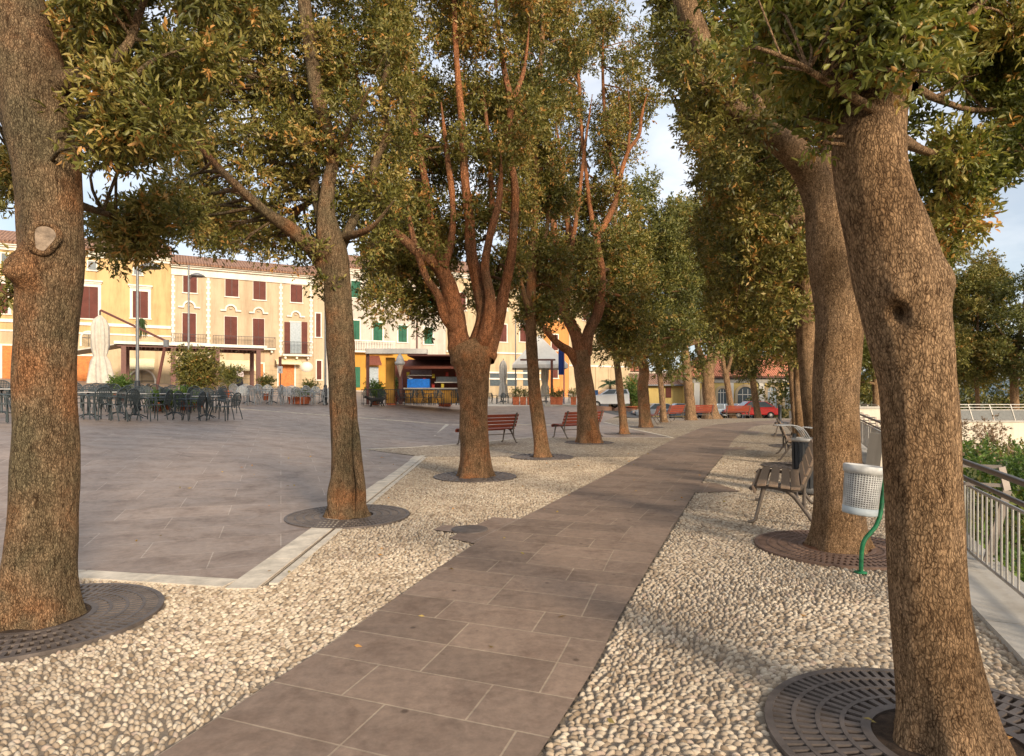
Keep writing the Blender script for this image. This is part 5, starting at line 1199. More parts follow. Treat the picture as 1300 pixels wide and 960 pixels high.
m.build('beam', M['brown_st'], pg)
m = MB(); m.box(-.5, Lp+.2, -.35, -.12, zt-.18, zt+.04); m.box(-.5, Lp+.2, 4.8, 5.0, zt-.18, zt+.04); m.build('fascia', M['trim'], pg)
m = MB()
for k in range(34): x = -.4+(Lp+.5)*k/34; m.box(x, x+.28, -.11, 4.79, zt-.04, zt-.02)
m.build('roof_slats', M['canvas'], pg)
m = MB(); m.add([(-.3,0,zt-.1),(-.3,4.6,zt-.1),(-4.2,4.6,zt-.95),(-4.2,0,zt-.95)]+[(-.3,0,zt-.2),(-.3,4.6,zt-.2),(-4.2,4.6,zt-1.05),(-4.2,0,zt-1.05)], [(0,1,2,3),(7,6,5,4),(0,3,7,4),(2,1,5,6),(3,2,6,7)]); m.build('side_canopy', M['canvas'], pg)
m = MB(); m.tube([(-4.1,.1,0),(-4.1,.1,zt-1.0)], .07, 8); m.tube([(-4.1,4.5,0),(-4.1,4.5,zt-1.0)], .07, 8); m.build('side_post', M['brown_st'], pg)
# cantilever parasol
cy = 33.0; a = P(197, 499, cy); za = gz(a.x, cy)
cp = empty('cantilever_parasol', (a.x, cy, za), 0, 'folded cream cantilever parasol hanging from a long brown arm', 'parasol'); o_ = Vector((a.x,cy,za))
m = MB(); m.bar((0,0,0), P(210,437,cy)-o_, .12,.09, Vector((0,1,0))); m.build('post', M['brown_st'], cp)
m = MB(); m.bar(P(213,434,cy)-o_, P(128,394,cy)-o_, .10,.13, Vector((0,1,0))); m.build('arm', M['brown_st'], cp)
m = MB(); m.cbox(P(211,436,cy)-o_, (.22,.16,.36)); m.build('joint', M['grey_st'], cp)
m = MB(); m.box(-.5,.5,-.5,.5,0,.12); m.build('base', M['grey_st'], cp, bevel=.02)
def folded(top, H, r1, r2, seed=0):
    m = MB(); seg = 40; prof = [(.03,0),(r1*.7,-.25),(r1,-.6),(r1*1.0,-H*.45),(r1*.72,-H*.6),(r1*1.05,-H*.68),(r2,-H*.9),(r2*1.1,-H)]
    vs_ = []
    for r, z in prof:
        for k in range(seg): t_ = 2*PI*k/seg; rr = r*(1+.22*math.cos(8*t_+z)+.1*math.sin(5*t_+seed+z*2)); vs_.append((top[0]+rr*math.cos(t_), top[1]+rr*math.sin(t_), top[2]+z))
    m.add(vs_, [(i*seg+k,i*seg+(k+1) % seg,(i+1)*seg+(k+1) % seg,(i+1)*seg+k) for i in range(len(prof)-1) for k in range(seg)], True); return m
folded(P(127,400,cy)-o_, 3.55, .36, .50).build('canopy', M['canvas'], cp)
m = MB(); t_ = P(127,394,cy)-o_; m.tube([t_, t_-Vector((0,0,.4))], .04, 8); m.build('hanger', M['dark'], cp)
for i, (px, yt, yb) in enumerate(((639,457,505),(692,462,505))):
    p = GP(px, 510); top = EYE-(yt-HZ)/F*p.y; H = (yb-yt)/F*p.y
    s_ = empty('closed_parasol', p, 0, ['closed pale parasol left of the slim mossy trunk','closed pale parasol right of the slim mossy trunk'][i], 'parasol', 'closed pale parasols')
    folded((0,0,top-p.z), H, .30, .36, i).build('canopy', M['canvas'], s_)
    m = MB(); m.tube([(0,0,0),(0,0,top-p.z+.12)], .03, 8); m.build('pole', M['dark'], s_); m = MB(); m.lathe([(.001,0),(.3,0),(.3,.08),(.001,.1)], 16); m.build('base', M['grey_st'], s_)
# the big open white umbrella between the trunks
p = GP(654, 511); ou = empty('open_parasol', (p.x,p.y,p.z), 0, 'large open white parasol with a short valance behind the pollarded and mossy trunks', 'parasol')
zt2 = EYE-(425-HZ)/F*p.y-p.z; ze = EYE-(464-HZ)/F*p.y-p.z; cx = (692-640)/F*p.y*.5+.3; hw = 34/F*p.y
m = MB(); vs_ = [(cx,0,zt2)]+[(cx+a*hw,b*hw,ze) for a, b in ((-1,-1),(1,-1),(1,1),(-1,1))]+[(cx+a*hw,b*hw,ze-.32) for a, b in ((-1,-1),(1,-1),(1,1),(-1,1))]
m.add(vs_, [(0,1,2),(0,2,3),(0,3,4),(0,4,1),(1,5,6,2),(2,6,7,3),(3,7,8,4),(4,8,5,1)]); m.build('canopy', M['trim'], ou)
m = MB(); m.tube([(cx,0,0),(cx,0,zt2)], .04, 8)
for a, b in ((-1,-1),(1,-1),(1,1),(-1,1)): m.tube([(cx,0,zt2-.9),(cx+a*hw*.9,b*hw*.9,ze+.05)], .02, 5)
m.build('frame', M['dark'], ou)

# ------------------------------------------------------------------ lamp posts, banner, sign
def lamp(px, py, topy, label, hpx=None, grp='street lamps round the square'):
    p = GP(px, py); H = EYE-(topy-HZ)/F*p.y-p.z
    r = empty('street_lamp', p, 0, label, 'street lamp', grp)
    m = MB(); m.lathe([(.001,0),(.13,0),(.13,.05),(.095,.08),(.095,1.0),(.075,1.05),(.055,1.07)], 14); m.build('base', M['dark'], r)
    m = MB(); m.tube([(0,0,1.05),(0,0,H)], [.058,.042], 12); m.build('pole', M['grey_st'], r)
    if hpx:
        m = MB(); z = H-.55; m.tube([(0,0,z-.15),(.20,0,z-.05),(.42,0,z)], .025, 8); m.build('arm', M['grey_st'], r)
        m = MB(); m.lathe([(.001,.16),(.10,.15),(.30,.06),(.38,-.02),(.34,-.03),(.001,-.02)], 24, (.45,0,z)); m.build('lamp_head', M['grey_st'], r)
    return r
lamp(174.5, 521, 320, 'grey street lamp standing among the dark café chairs by the folded parasol', True)
lamp(239.5, 506, 337, 'grey street lamp with a flat disc head before the beige palazzo', True)
lamp(413, 514, 352, 'grey lamp post left of the split-bark tree at the end of the pale chairs', True)
lamp(654.5, 511, 400, 'lamp post rising behind the slim mossy trunk and the pale parasols', True)
p = GP(716, 513); bp = empty('banner_post', p, 0, 'tall post with a dark blue banner left of the forked tree', 'banner')
H = EYE-(440-HZ)/F*p.y-p.z; m = MB(); m.tube([(0,0,0),(0,0,H)], .05, 10); m.build('pole', plain('violet_post', (0.10,0.08,0.16), .5), bp)
m = MB(); zb_ = EYE-(476-HZ)/F*p.y-p.z; n = 8; vs_ = [(-.04-.42*i/n, .05*math.sin(i*1.1), z) for z in (zb_, H-.15) for i in range(n+1)]; m.add(vs_, [(i,i+1,n+2+i,n+1+i) for i in range(n)], True); m.build('banner', plain('blue_cloth', (0.015,0.035,0.16), .8), bp)
p = GP(700.5, 513); o = MB(); H = EYE-(458-HZ)/F*p.y-p.z; o.box(-.1,.1,-.1,.1,0,H); o.box(-2.6,.3,-.08,.08,H+.002,H+.14); o = o.build('steel_frame', M['brown_st'], loc=p); tag(o, 'dark brown steel post and beam right of the closed parasol', 'post')
p = GP(356, 511); sg = empty('sign_post', p, 0, 'small white notice board with a dark plate above it, left of the orange door', 'sign'); zz = lambda y: EYE-(y-HZ)/F*p.y-p.z; wz = 3/F*p.y
m = MB(); m.tube([(0,0,0),(0,0,zz(453))], .025, 8); m.build('pole', M['dark'], sg)
m = MB(); m.box(-wz, wz, -.05,-.026, zz(474), zz(465)); m.build('notice_board', M['paint_w'], sg)
m = MB(); m.box(-wz*.6, wz*.6, -.05,-.026, zz(463.5), zz(453)); m.build('plate', M['brown_st'], sg)
m = MB(); m.box(-wz*.3, wz*.3, -.053,-.0505, zz(471), zz(468)); m.build('pictogram', M['grey_st'], sg)

# ------------------------------------------------------------------ planters
def pot_mb(r, h, box=False):
    m = MB()
    if box: 
        m.add([(-r*.85,-r*.85,0),(r*.85,-r*.85,0),(r*.85,r*.85,0),(-r*.85,r*.85,0),(-r,-r,h),(r,-r,h),(r,r,h),(-r,r,h),(-r*.86,-r*.86,h),(r*.86,-r*.86,h),(r*.86,r*.86,h),(-r*.86,r*.86,h),(-r*.8,-r*.8,h-.1),(r*.8,-r*.8,h-.1),(r*.8,r*.8,h-.1),(-r*.8,r*.8,h-.1)],
              [(3,2,1,0),(0,1,5,4),(1,2,6,5),(2,3,7,6),(3,0,4,7),(4,5,9,8),(5,6,10,9),(6,7,11,10),(7,4,8,11),(8,9,13,12),(9,10,14,13),(10,11,15,14),(11,8,12,15),(12,13,14,15)])
    else: m.lathe([(.001,0),(r*.68,0),(r*.88,h*.82),(r*1.0,h*.83),(r*1.02,h),(r*.88,h),(r*.84,h-.08),(.001,h-.08)], 24)
    return m
def planter(name, px, py, potw, poth, fol, label, leafm='leaf_bush', box=False, n=1400, Lf=.12, stem=0, clump=8, mat='terra', cat='potted plant'):
    p = GP(px, py); s_ = p.y/F; r = empty(name, p, 0, label, cat); ph = poth*s_
    pot_mb(potw/2*s_, ph, box).build('pot', M[mat], r)
    fw_, fh, off = fol; fz = ph+(off+fh/2)*s_
    bl = [(Vector((random.gauss(0,.28)*fw_*s_*.6, random.gauss(0,.25)*fw_*s_*.6, fz+random.uniform(-.36,.36)*fh*s_)), fw_*s_*.24) for _ in range(clump)]
    foliage(bl, n, Lf, Lf*.4, leafm, r, 'foliage', up=.4)
    m = MB()
    for k in range(3): m.tube([(random.uniform(-.04,.04),0,ph-.08),(random.uniform(-.1,.1)*fw_*s_,0,fz)], [.03,.015], 6)
    m.build('stem', M['bark_left'], r); return r
planter('terracotta_tub', 201, 522, 15, 11, (16,6,0), 'terracotta tub of low greenery in front of the lamp base')
planter('terracotta_tub', 213, 520, 10, 10, (10,4,0), 'terracotta tub right beside the lamp base tub')
planter('terracotta_tub', 236, 521, 18, 12, (24,9,0), 'wide terracotta tub under the round olive shrub')
planter('round_shrub', 248, 517, 26, 11, (50,46,12), 'round olive coloured shrub rising over the chairs before the pergola', 'leaf', n=9000, Lf=.13, clump=26, cat='potted shrub')
planter('potted_fern', 152, 508, 14, 8, (24,14,4), 'bright green potted fern left of the folded parasol', n=1800)
planter('potted_shrub', 337, 508, 9, 9, (16,16,2), 'small potted shrub at the right end of the pergola', 'leaf_green')
planter('potted_shrub', 391, 509, 11, 7, (20,14,1), 'grey green shrub in a terracotta pot right of the orange door', 'leaf_green')
planter('potted_shrub', 289, 505, 10, 9, (30,24,4), 'dark potted shrub under the pergola near the waiter', 'leaf_green', n=2600)
planter('red_trough', 380, 513, 22, 9, (16,3,0), 'dark red trough between the pale chairs', box=True, n=300, mat='terra')
planter('yellow_green_plant', 477, 514, 13, 9, (26,20,-1), 'yellow green leafy plant in a red pot at the left end of the kiosk', n=3200)
planter('kiosk_planter', 497, 514, 13, 9, (15,16,8), 'small topiary plant in a square dark red planter below the ice cream cone', box=True, n=1500)
# white stemmed yucca in an orange square pot
p = GP(565, 516); s_ = p.y/F; yu = empty('yucca', p, 0, 'yucca with two white stems in a square orange pot before the kiosk', 'potted plant')
pot_mb(8.2*s_, 11*s_, True).build('pot', M['terra'], yu)
for i, (dx, hh) in enumerate(((-3,30),(7,34))):
    e = Vector((dx*s_*1.6, 0, (11+hh)*s_)); m = MB(); m.tube([(dx*s_*.4,0,10*s_), e], [.055,.045], 8); m.build('stem', M['paint_w'], yu)
    m = MB()
    for k in range(42):
        a = random.random()*6.28; el = random.uniform(-.5,1.3); d = Vector((math.cos(a)*math.cos(el), math.sin(a)*math.cos(el), math.sin(el))); L = random.uniform(.4,.7)
        w_ = d.cross(Vector((0,0,1))).normalized()*.03; t_ = e+d*L-Vector((0,0,.12)); m.add([e-w_*.5, e+d*L*.5+w_, t_, e+d*L*.5-w_], [(0,1,2,3)])
    m.build('leaves', M['leafg'] if 'leafg' in M else M['green_l'], yu) if False else m.build('leaves', plain('yucca_leaf', (0.16,0.20,0.06), .6), yu)
for i, (px, w_) in enumerate(((655,9),(664,8),(673,8),(703,9),(710,9),(728,7))):
    planter('terracotta_box', px, 514, w_, 10, (w_*1.2,9,0), ['tall terracotta box left of a pair behind the first red bench','terracotta box, second of the three behind the first red bench','terracotta box touching the slim mossy trunk','terracotta box right of the mossy trunk beside the steel post','terracotta box under the blue banner','small terracotta box left of the forked tree'][i], 'leaf_green', True, 500)
# small palm
def palm(px, py, topy, label, nf=16, fl_=1.1):
    p = GP(px, py); H = EYE-(topy-HZ)/F*p.y-p.z; r = empty('palm_tree', p, 0, label, 'palm')
    m = MB(); m.tube([(0,0,0),(.05,0,H*.5),(0,0,H)], [.14,.11,.10], 10); m.build('trunk', M['bark_far'], r)
    m = MB()
    for k in range(nf):
        a = 2*PI*k/nf+random.uniform(-.2,.2); up_ = random.uniform(.0,.9); pts = [Vector((0,0,H))]
        d = Vector((math.cos(a), math.sin(a), up_)).normalized()
        for s in range(1,7): pts.append(pts[-1]+(d*fl_/6)); d = (d-Vector((0,0,.16))).normalized()
        m.tube(pts, .012, 4)
        for i in range(1,7):
            t_ = (pts[i]-pts[i-1]).normalized(); sd_ = t_.cross(Vector((0,0,1))).normalized()
            for sgn in (-1,1):
                for q in (0,.5):
                    b_ = pts[i-1].lerp(pts[i], q); tip = b_+(sd_*sgn*.8+t_*.5-Vector((0,0,.3))).normalized()*fl_*.32
                    m.add([b_, b_+(tip-b_)*.5+t_*.04, tip, b_+(tip-b_)*.5-t_*.04], [(0,1,2,3)])
    m.build('fronds', plain('palm_frond', (0.07,0.13,0.04), .6), r)
palm(774.5, 518, 487, 'little fan palm between the scarred tree and the next thin trunk')
planter('round_green_bush', 802, 521, 16, 5, (26,38,0), 'light green round bush between the thin trunk and the wavering trunk', 'leaf_bush', n=7000, Lf=.16, clump=22, cat='bush')

# ------------------------------------------------------------------ ice cream kiosk
kp = GP(455, 515); kY = kp.y; kz = kp.z; s_ = kY/F
ks = empty('ice_cream_kiosk', (P(455,515,kY).x, kY, kz), 0.04, 'ice cream kiosk with a brown awning, orange counter and bright blue gelato display', 'kiosk')
def kb(name, px0, px1, py0, py1, y0, y1, mat, par=None):
    a = P(px0, py1, kY); b = P(px1, py0, kY); m = MB(); m.box(a.x-kp.x, b.x-kp.x, y0, y1, a.z-kz, b.z-kz); return m.build(name, M[mat] if isinstance(mat, str) else mat, par or ks)
kb('post', 460.5, 464, 448, 514, 1.0, 1.2, 'brown_st'); kb('post', 503, 507.5, 452, 514, .9, 1.12, 'brown_st'); kb('post', 592, 595, 452, 514, .9, 1.12, 'brown_st')
kb('fascia', 461, 540, 441.5, 448, .6, 1.4, 'trim'); kb('roof', 515, 620, 449, 451, .6, 5, 'brown_st')
aw = MB(); a = P(508,452,kY); b = P(606,452,kY); z1 = a.z-kz; z0 = P(508,466,kY).z-kz; aw.add([(a.x-kp.x,3.6,z1),(b.x-kp.x,3.6,z1),(b.x-kp.x,1.3,z0),(a.x-kp.x,1.3,z0),(a.x-kp.x,3.6,z1-.04),(b.x-kp.x,3.6,z1-.04),(b.x-kp.x,1.3,z0-.04),(a.x-kp.x,1.3,z0-.04)], [(0,1,2,3),(7,6,5,4),(0,3,7,4),(1,5,6,2),(3,2,6,7)]); aw.build('awning', M['awn_b'], ks)
kb('valance', 508, 606, 464, 467, 1.24, 1.29, 'awn_b')
kb('counter', 508, 600, 494, 513, 2.2, 3.0, 'ochre'); kb('counter_top', 506, 602, 492, 493.8, 2.0, 3.1, 'stone')
kb('back_wall', 484, 606, 452, 512, 5.0, 5.3, 'awn_b'); kb('column', 484, 495, 452, 513, 1.5, 2.0, 'ochre')  # back wall coloured dark brown to stand in for shade inside the kiosk
kb('menu_board', 512, 541, 467, 473, 3.3, 3.4, plain('menu_board', (0.30,0.22,0.20), .6)); kb('display_light_strip', 511, 543, 474.5, 475.5, 2.3, 2.8, 'trim')
kb('display_case', 510, 540, 480, 491.8, 2.35, 2.95, plain('blue_display', (0.02,0.20,0.72), .35)); kb('bottle_shelf', 547, 600, 484, 485, 2.4, 2.9, 'trim')
kb('window_panel', 546, 600, 476, 484, 4.0, 4.1, 'glass_b')
GM = [plain('goods_red',(0.5,0.05,0.03)),plain('goods_yellow',(0.7,0.5,0.05)),plain('goods_white',(0.6,0.6,0.55)),plain('goods_dark',(0.05,0.05,0.06))]
m = MB()
for k in range(22):
    x = P(random.uniform(510,598),0,kY).x-kp.x; z = P(0,random.choice((478.5,476,484,491.8)),kY).z-kz; m.cbox((x,2.5+random.random()*.3,z+.12), (.16,.16,.24))
    m.build('goods', GM[k % 4], ks); m = MB()
# little fence in front
a = P(457,513,kY); b = P(596,513,kY); m = MB(); nb = 60
fe = empty('cafe_fence', (a.x, kY+.3, kz), 0, 'low dark iron fence along the front of the ice cream kiosk', 'fence')
m.tube([(0,0,.9),(b.x-a.x,0,.9)], .02, 5); m.tube([(0,0,.12),(b.x-a.x,0,.12)], .015, 5)
for k in range(nb): m.tube([(k*(b.x-a.x)/nb,0,.0 if k % 8 == 0 else .12),(k*(b.x-a.x)/nb,0,.9)], .011, 4)
m.build('fence_panel', M['dark'], fe)
# ice cream cone sign
c = P(504,466,kY); cone = empty('ice_cream_cone', (c.x+.05, kY+.65, P(504,478,kY).z), 0, 'giant white ice cream cone hung on the kiosk post', 'sign')
h_ = 30*s_; m = MB(); m.lathe([(.01,-.0),(.20,h_*.48),(.22,h_*.5),(.2,h_*.52)], 20); m.build('cone', plain('wafer', (0.60,0.45,0.33), .7, bump=.5, scale=12), cone)
m = MB(); m.lathe([(.001,h_*.5),(.27,h_*.52),(.30,h_*.60),(.22,h_*.68),(.24,h_*.72),(.18,h_*.82),(.16,h_*.86),(.08,h_*.95),(.001,h_)], 20); m.build('cream', M['paint_w'], cone)
m = MB(); m.tube([(0,.12,h_*.4),(0,.30,h_*.4)], .03, 6); m.build('bracket', M['dark'], cone)

# ------------------------------------------------------------------ dog and waiter
def skinfig(name, joints, edges, mat, parent, sub=2):
    me = bpy.data.meshes.new(name); me.from_pydata([j[:3] for j in joints], edges, []); o = bpy.data.objects.new(name, me); COL.objects.link(o)
    if parent is not None: o.parent = parent
    o.modifiers.new('skin','SKIN'); sd_ = me.skin_vertices[0].data if me.skin_vertices else None
    if sd_ is None:
        bm = bmesh.new(); bm.from_mesh(me); bm.verts.layers.skin.verify(); bm.to_mesh(me); bm.free(); sd_ = me.skin_vertices[0].data
    for i, j in enumerate(joints): sd_[i].radius = (j[3], j[4] if len(j) > 4 else j[3])
    sd_[0].use_root = True
    s = o.modifiers.new('sub','SUBSURF'); s.levels = sub; s.render_levels = sub; me.materials.append(mat); return o
p = GP(478, 517)
M['dogfur'] = plain('black_fur', (0.02,0.018,0.017), .9, bump=.5, scale=14)
J = [(0,0,.42,.10,.11),(.28,0,.43,.11,.13),(-.25,0,.42,.10,.11),(-.46,0,.52,.07,.08),(-.58,0,.58,.085,.08),(-.70,0,.54,.04,.045),(.45,0,.48,.03),(.62,0,.40,.02),
     (.30,.08,.28,.06),(.24,.09,.16,.035),(.33,.09,.015,.028),(.30,-.08,.28,.06),(.36,-.09,.16,.035),(.42,-.09,.015,.028),
     (-.26,.08,.24,.045),(-.27,.08,.12,.03),(-.29,.08,.015,.028),(-.26,-.08,.24,.045),(-.32,-.08,.12,.03),(-.36,-.08,.015,.028)]
E = [(0,1),(0,2),(2,3),(3,4),(4,5),(1,6),(6,7),(1,8),(8,9),(9,10),(1,11),(11,12),(12,13),(2,14),(14,15),(15,16),(2,17),(17,18),(18,19)]
dog = empty('dog', p, 0.25, 'small black dog standing in front of the red pot left of the kiosk', 'dog'); skinfig('body', J, E, M['dogfur'], dog)
for sy_ in (-1,1): m = MB(); m.add([(-.56,sy_*.05,.64),(-.60,sy_*.09,.64),(-.55,sy_*.08,.56),(-.54,sy_*.10,.60)], [(0,1,2),(1,3,2),(0,2,3),(0,3,1)], True); m.build('ear', M['dogfur'], dog)
p = GP(305, 508); p = P(304.5, 489, 44); gzz = gz(p.x, p.y)
M['skin'] = plain('skin', (0.48,0.27,0.18), .6); M['shirt'] = plain('pink_white_shirt', (0.62,0.50,0.47), .8, bump=.2); M['apron'] = plain('black_apron', (0.02,0.02,0.025), .8)
pe = empty('person', (p.x, p.y, gzz), PI*0.0, 'waiter in a pale shirt and black apron standing among the tables under the pergola', 'person')
J = [(0,0,.93,.13,.10),(0,0,1.12,.12,.09),(0,.01,1.34,.15,.095),(0,.0,1.47,.055),(0,-.01,1.56,.07,.08),(0,-.02,1.68,.082,.092),(0,0,1.76,.045,.05),
     (.17,0,1.40,.055),(.23,-.02,1.14,.042),(.12,-.20,1.02,.030),(.07,-.26,1.03,.028),(-.17,0,1.40,.055),(-.24,-.02,1.14,.042),(-.13,-.20,1.03,.030),(-.08,-.26,1.04,.028),
     (.09,0,.84,.085),(.10,-.02,.48,.058),(.11,.02,.08,.038),(.12,-.12,.03,.035),(-.09,0,.84,.085),(-.11,.02,.48,.058),(-.12,.05,.08,.038),(-.14,-.09,.03,.035)]
E = [(0,1),(1,2),(2,3),(3,4),(4,5),(5,6),(2,7),(7,8),(8,9),(9,10),(2,11),(11,12),(12,13),(13,14),(0,15),(15,16),(16,17),(17,18),(0,19),(19,20),(20,21),(21,22)]
skinfig('body', J, E, M['skin'], pe)
def shell(name, js, es, mat): o = skinfig(name, js, es, M[mat], pe); return o
shell('shirt', [(0,0,1.0,.145,.115),(0,0,1.12,.14,.11),(0,.01,1.34,.17,.115),(0,0,1.46,.07),(.18,0,1.40,.075),(.235,-.02,1.15,.06),(.17,-.13,1.07,.05),(-.18,0,1.40,.075),(-.245,-.02,1.15,.06),(-.18,-.13,1.07,.05)], [(0,1),(1,2),(2,3),(2,4),(4,5),(5,6),(2,7),(7,8),(8,9)], 'shirt')
m = MB(); m.lathe([(.165,1.05),(.19,.95),(.22,.7),(.25,.42),(.24,.42),(.21,.7),(.17,.95)], 20, mat=Matrix.Diagonal((1,.8,1,1))); m.build('apron', M['apron'], pe)
shell('trousers', [(0,0,.95,.14,.11),(.095,0,.82,.10),(.105,-.02,.48,.075),(.115,.02,.10,.06),(-.095,0,.82,.10),(-.115,.02,.48,.075),(-.125,.05,.10,.06)], [(0,1),(1,2),(2,3),(0,4),(4,5),(5,6)], 'apron')
m = MB(); m.lathe([(.001,1.80),(.06,1.79),(.10,1.73),(.10,1.66),(.085,1.60)], 16, (0,.02,0)); m.build('hair', M['dogfur'], pe)

# ------------------------------------------------------------------ cars
def make_car(paint, L=4.1, H=1.45, van=False):
    r = empty('parked_car'); W = 1.7
    if van: prof = [(-L/2,.35),(-L/2,.95),(-L/2+.25,1.05),(-L/2+1.1,1.15),(L/2-.05,1.2),(L/2,.35)]; cab = [(-L/2+1.0,1.14),(-L/2+1.75,H+.35),(L/2-.15,H+.38),(L/2-.03,1.19)]
    else: prof = [(-L/2,.35),(-L/2-.03,.60),(-L/2+.12,.78),(-L/2+1.05,.92),(L/2-.55,.96),(L/2-.03,.88),(L/2+.03,.60),(L/2,.35)]; cab = [(-L/2+1.0,.915),(-L/2+1.70,H),(L/2-1.0,H-.02),(L/2-.30,.955)]
    m = MB(); n = len(prof); vs_ = []
    for y, k in ((-W/2,.94),(-W/2,1),(W/2,1),(W/2,.94)): pass
    rows = [(-W/2, 0), (-W/2+.10, 0.0), (W/2-.10, 0.0), (W/2, 0)]
    m.prism(prof, -W/2, W/2, lambda a, b, d: Vector((a, d, b))); body = m.build('body', paint, r, bevel=.06)
    m = MB(); c = cab; k = .16
    vs_ = [(a, -W/2+.03+(k if i in (1,2) else 0), b) for i, (a, b) in enumerate(c)]+[(a, W/2-.03-(k if i in (1,2) else 0), b) for i, (a, b) in enumerate(c)]
    m.add(vs_, [(0,1,2,3),(7,6,5,4),(0,4,5,1),(1,5,6,2),(2,6,7,3)]); m.build('cabin', paint, r, bevel=.04)
    def lerp(a, b, t): return tuple(a[i]+(b[i]-a[i])*t for i in range(3))
    g = MB()
    for o4, s in ((0,-1),(4,1)):
        q = [vs_[o4+i] for i in range(4)]; cx_ = tuple(sum(v[i] for v in q)/4 for i in range(3)); qq = [lerp(cx_, v, .86) for v in q]; qq = [(v[0], v[1]+s*.012, v[2]+.01) for v in qq]
        ms = [lerp(qq[0],qq[3],.47), lerp(qq[1],qq[2],.45), lerp(qq[0],qq[3],.51), lerp(qq[1],qq[2],.5)]
        f1 = [qq[0],qq[1],ms[1],ms[0]]; f2 = [ms[2],ms[3],qq[2],qq[3]]
        for f in (f1,f2): g.add(f, [(0,1,2,3) if s < 0 else (3,2,1,0)])
    g.build('side_window', M['glass'], r)
    for idx, nm in (((0,4,5,1),'windscreen'),((2,6,7,3),'rear_window')):
        q = [Vector(vs_[i]) for i in idx]; c_ = sum(q, Vector())/4; nr = (q[1]-q[0]).cross(q[2]-q[0]).normalized(); nr = nr if nr.x*(c_.x) > 0 else -nr
        g = MB(); g.add([c_+(v-c_)*.86+nr*.012 for v in q], [(0,1,2,3)]); g.build(nm, M['glass'], r)
    for x in (-L/2+.75, L/2-.75):
        for s in (-1,1):
            m = MB(); m.lathe([(.20,-.10),(.30,-.10),(.315,-.07),(.315,.07),(.30,.10),(.20,.10)], 20, mat=Matrix.Translation((x,s*(W/2-.08),.315)) @ Matrix.Rotation(PI/2,4,'X')); w_ = m.build('wheel', M['tyre'], r)
            m = MB(); m.lathe([(.001,-.085),(.205,-.085),(.205,.085),(.001,.085)], 14, mat=Matrix.Translation((x,s*(W/2-.08),.315)) @ Matrix.Rotation(PI/2,4,'X')); m.build('rim', M['galv'], w_)
    for s in (-1,1):
        m = MB(); m.cbox((-L/2+.01,s*.62,.68), (.10,.30,.14)); m.build('headlight', M['glass_b'], r); m = MB(); m.cbox((L/2-.01,s*.66,.74), (.08,.22,.18)); m.build('tail_light', M['redl'], r)
    m = MB(); m.cbox((-L/2-.03,0,.45), (.08,1.5,.14)); m.cbox((L/2+.03,0,.45), (.08,1.5,.14)); m.build('bumper', M['dark'], r)
    return r
M['tyre'] = plain('tyre', (0.02,0.02,0.02), .9); M['redl'] = plain('red_lens', (0.35,0.01,0.01), .3)
def carpaint(n, c): return plain(n, c, .25, 0.1, .05, 1, .6)
CARS = [(769,518.5,carpaint('white_paint',(0.62,0.63,0.64)),0.2,True,'white van with a blue box behind the little palm','parked_van','van'),
        (832,528,carpaint('silver_paint',(0.42,0.44,0.46)),0.1,False,'silver car half hidden by the wavering trunk','parked_car','car'),
        (862,528.5,carpaint('slate_paint',(0.10,0.14,0.18)),0.0,False,'dark blue grey car behind the red bench by the thin leaning oak','parked_car','car'),
        (912,530,carpaint('pale_blue_paint',(0.35,0.42,0.48)),0.05,False,'pale blue car right of the broad many-limbed oak','parked_car','car'),
        (938,530,carpaint('white_car_paint',(0.60,0.61,0.62)),0.15,False,'white car behind the farthest red bench','parked_car','car'),
        (947,534,carpaint('red_paint',(0.55,0.012,0.012)),0.0,False,'bright red car at the far end of the path','parked_car','car')]
for px, py, pt, rz, van, lb, nm, cat in CARS:
    c = make_car(pt, 3.6 if van else 4.1, 1.2 if van else 1.45, van); c.name = nm; p = GP(px, py)
    if nm == 'parked_car' and pt.name.startswith('red'): p = P(px+6, 0, 52); p.z = gz(p.x, 52)
    elif not van: p = P(px, 0, 58 if px < 900 else 60); p.z = gz(p.x, p.y)
    c.location = (p.x, p.y, p.z); c.rotation_euler = (0,0,rz); tag(c, lb, cat, 'cars parked along the far street')
    if van: m = MB(); m.box(-2.3,-.9,-.7,.7,1.0,1.5); c2 = m.build('blue_box', plain('blue_paint',(0.03,0.12,0.30),.4), c)
# low brown wall between the square and the street
p0 = P(757, 517, 40); m = MB()
a = GP(757,520.5); b = GP(812,523); d = b-a
w_ = MB(); w_.bar(a+Vector((0,0,.12)), b+Vector((0,0,.12)), .3, .36); o = w_.build('low_wall', plain('reddish_stone', (0.36,0.20,0.13), .9)); tag(o, 'low reddish stone kerb wall between the square and the parked van', 'wall')
a = GP(690,516); b = GP(757,517.5); w_ = MB(); w_.bar(a+Vector((0,0,.05)), b+Vector((0,0,.05)), .4, .2); o = w_.build('low_step', M['stone']); tag(o, 'long pale stone step behind the second red bench', 'step')
# manhole and drain
p = GP(596.5, 674); mh = MB(); mh.lathe([(.001,.004),(.16,.004),(.165,.002),(.2,.004),(.2,-.01)], 30); o = mh.build('manhole_cover', M['grate'], loc=(p.x,p.y,.009)); tag(o, 'small round iron cover set in the slab strip left of the path', 'manhole cover')
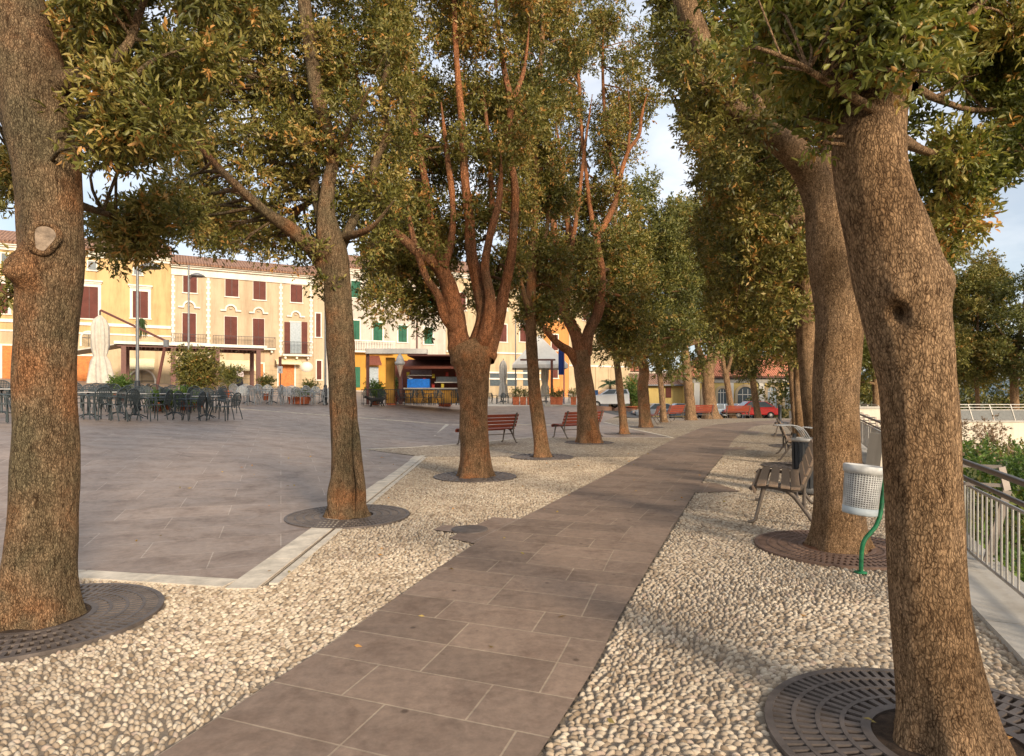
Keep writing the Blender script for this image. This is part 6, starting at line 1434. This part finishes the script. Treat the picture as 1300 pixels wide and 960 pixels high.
# fallen leaves
rl_ = np.array([(x, y, 0.012+gz(x,y)) for x, y in [(random.uniform(-5,5), random.uniform(2.5,16)) for _ in range(130)] if abs(x) < y]); 
dd = rng.normal(size=(len(rl_),3)); dd[:,2] *= .1
me, n_, nf = leaf_mesh('fallen_leaves', rl_, dd, .055, .022, None, None); me2 = finish_leaves(me, np.clip(rng.normal(.9,.1,n_),0,1), nf, M['leaf'], 'fallen_leaves', None); me2['kind'] = 'stuff'; tag(me2, 'scattered dry brown leaves on the cobbles and slabs', 'leaves')
# ------------------------------------------------------------------ camera, sun, sky
cam = bpy.data.cameras.new('camera'); co = bpy.data.objects.new('camera', cam); COL.objects.link(co)
co.location = (0,0,EYE); co.rotation_euler = (math.radians(90),0,0)
cam.sensor_width = 36; cam.lens = 36*F/1300; cam.shift_y = (HZ-480)/1300; cam.clip_end = 5000; cam.clip_start = 0.05
scene.camera = co
EL = math.radians(19); sx, sy = 0.52, -0.85
AZ = math.atan2(sx, sy)
sd = Vector((math.sin(AZ)*math.cos(EL), math.cos(AZ)*math.cos(EL), math.sin(EL)))
L_ = bpy.data.lights.new('sun', 'SUN'); L_.energy = SUN_E; L_.angle = math.radians(SUN_A); L_.color = (1.0,0.85,0.66)
lo = bpy.data.objects.new('sun', L_); COL.objects.link(lo); lo.rotation_euler = sd.to_track_quat('Z','Y').to_euler()
w = bpy.data.worlds.new('World'); scene.world = w; w.use_nodes = True; nt = w.node_tree; N = nt.nodes; Lk = nt.links
bg = N['Background']; sky = N.new('ShaderNodeTexSky'); sky.sky_type = 'NISHITA'; sky.sun_disc = False
sky.sun_elevation = EL; sky.sun_rotation = AZ; sky.dust_density = 2.0; sky.air_density = 1.0; sky.ozone_density = 1.5
tc = N.new('ShaderNodeTexCoord'); mp = N.new('ShaderNodeMapping'); mp.inputs['Scale'].default_value = (1.0,1.0,2.6); Lk.new(tc.outputs['Generated'], mp.inputs['Vector'])
nz = N.new('ShaderNodeTexNoise'); nz.inputs['Scale'].default_value = 2.4; nz.inputs['Detail'].default_value = 8; nz.inputs['Roughness'].default_value = 0.55; nz.inputs['Distortion'].default_value = 0.4
Lk.new(mp.outputs['Vector'], nz.inputs['Vector'])
rp = N.new('ShaderNodeValToRGB'); rp.color_ramp.elements[0].position = 0.36; rp.color_ramp.elements[1].position = 0.66
Lk.new(nz.outputs['Fac'], rp.inputs['Fac'])
nz2 = N.new('ShaderNodeTexNoise'); nz2.inputs['Scale'].default_value = 6; nz2.inputs['Detail'].default_value = 6; Lk.new(mp.outputs['Vector'], nz2.inputs['Vector'])
rp2 = N.new('ShaderNodeValToRGB'); rp2.color_ramp.elements[0].color = (*[c*CLOUD for c in (0.72,0.80,0.92)],1); rp2.color_ramp.elements[1].color = (*[c*CLOUD for c in (1.05,1.02,1.0)],1)
rp2.color_ramp.elements[0].position = 0.3; rp2.color_ramp.elements[1].position = 0.7; Lk.new(nz2.outputs['Fac'], rp2.inputs['Fac'])
fm = N.new('ShaderNodeMath'); fm.operation = 'MULTIPLY_ADD'; fm.inputs[1].default_value = 0.60; fm.inputs[2].default_value = 0.32; fm.use_clamp = True; Lk.new(rp.outputs['Color'], fm.inputs[0])
mx = N.new('ShaderNodeMix'); mx.data_type = 'RGBA'; Lk.new(fm.outputs[0], mx.inputs[0]); Lk.new(sky.outputs[0], mx.inputs[6]); Lk.new(rp2.outputs['Color'], mx.inputs[7])
Lk.new(mx.outputs[2], bg.inputs['Color']); bg.inputs['Strength'].default_value = SKY_S
vs_ = scene.view_settings; vs_.view_transform = 'Standard'; vs_.look = 'None'; vs_.exposure = EXPO; vs_.gamma = 1
scene.cycles.max_bounces = 6; scene.cycles.transparent_max_bounces = 8; scene.cycles.diffuse_bounces = 4; scene.cycles.glossy_bounces = 2; scene.cycles.transmission_bounces = 3
scene.cycles.use_denoising = True
scene.cycles.caustics_reflective = False; scene.cycles.caustics_refractive = False
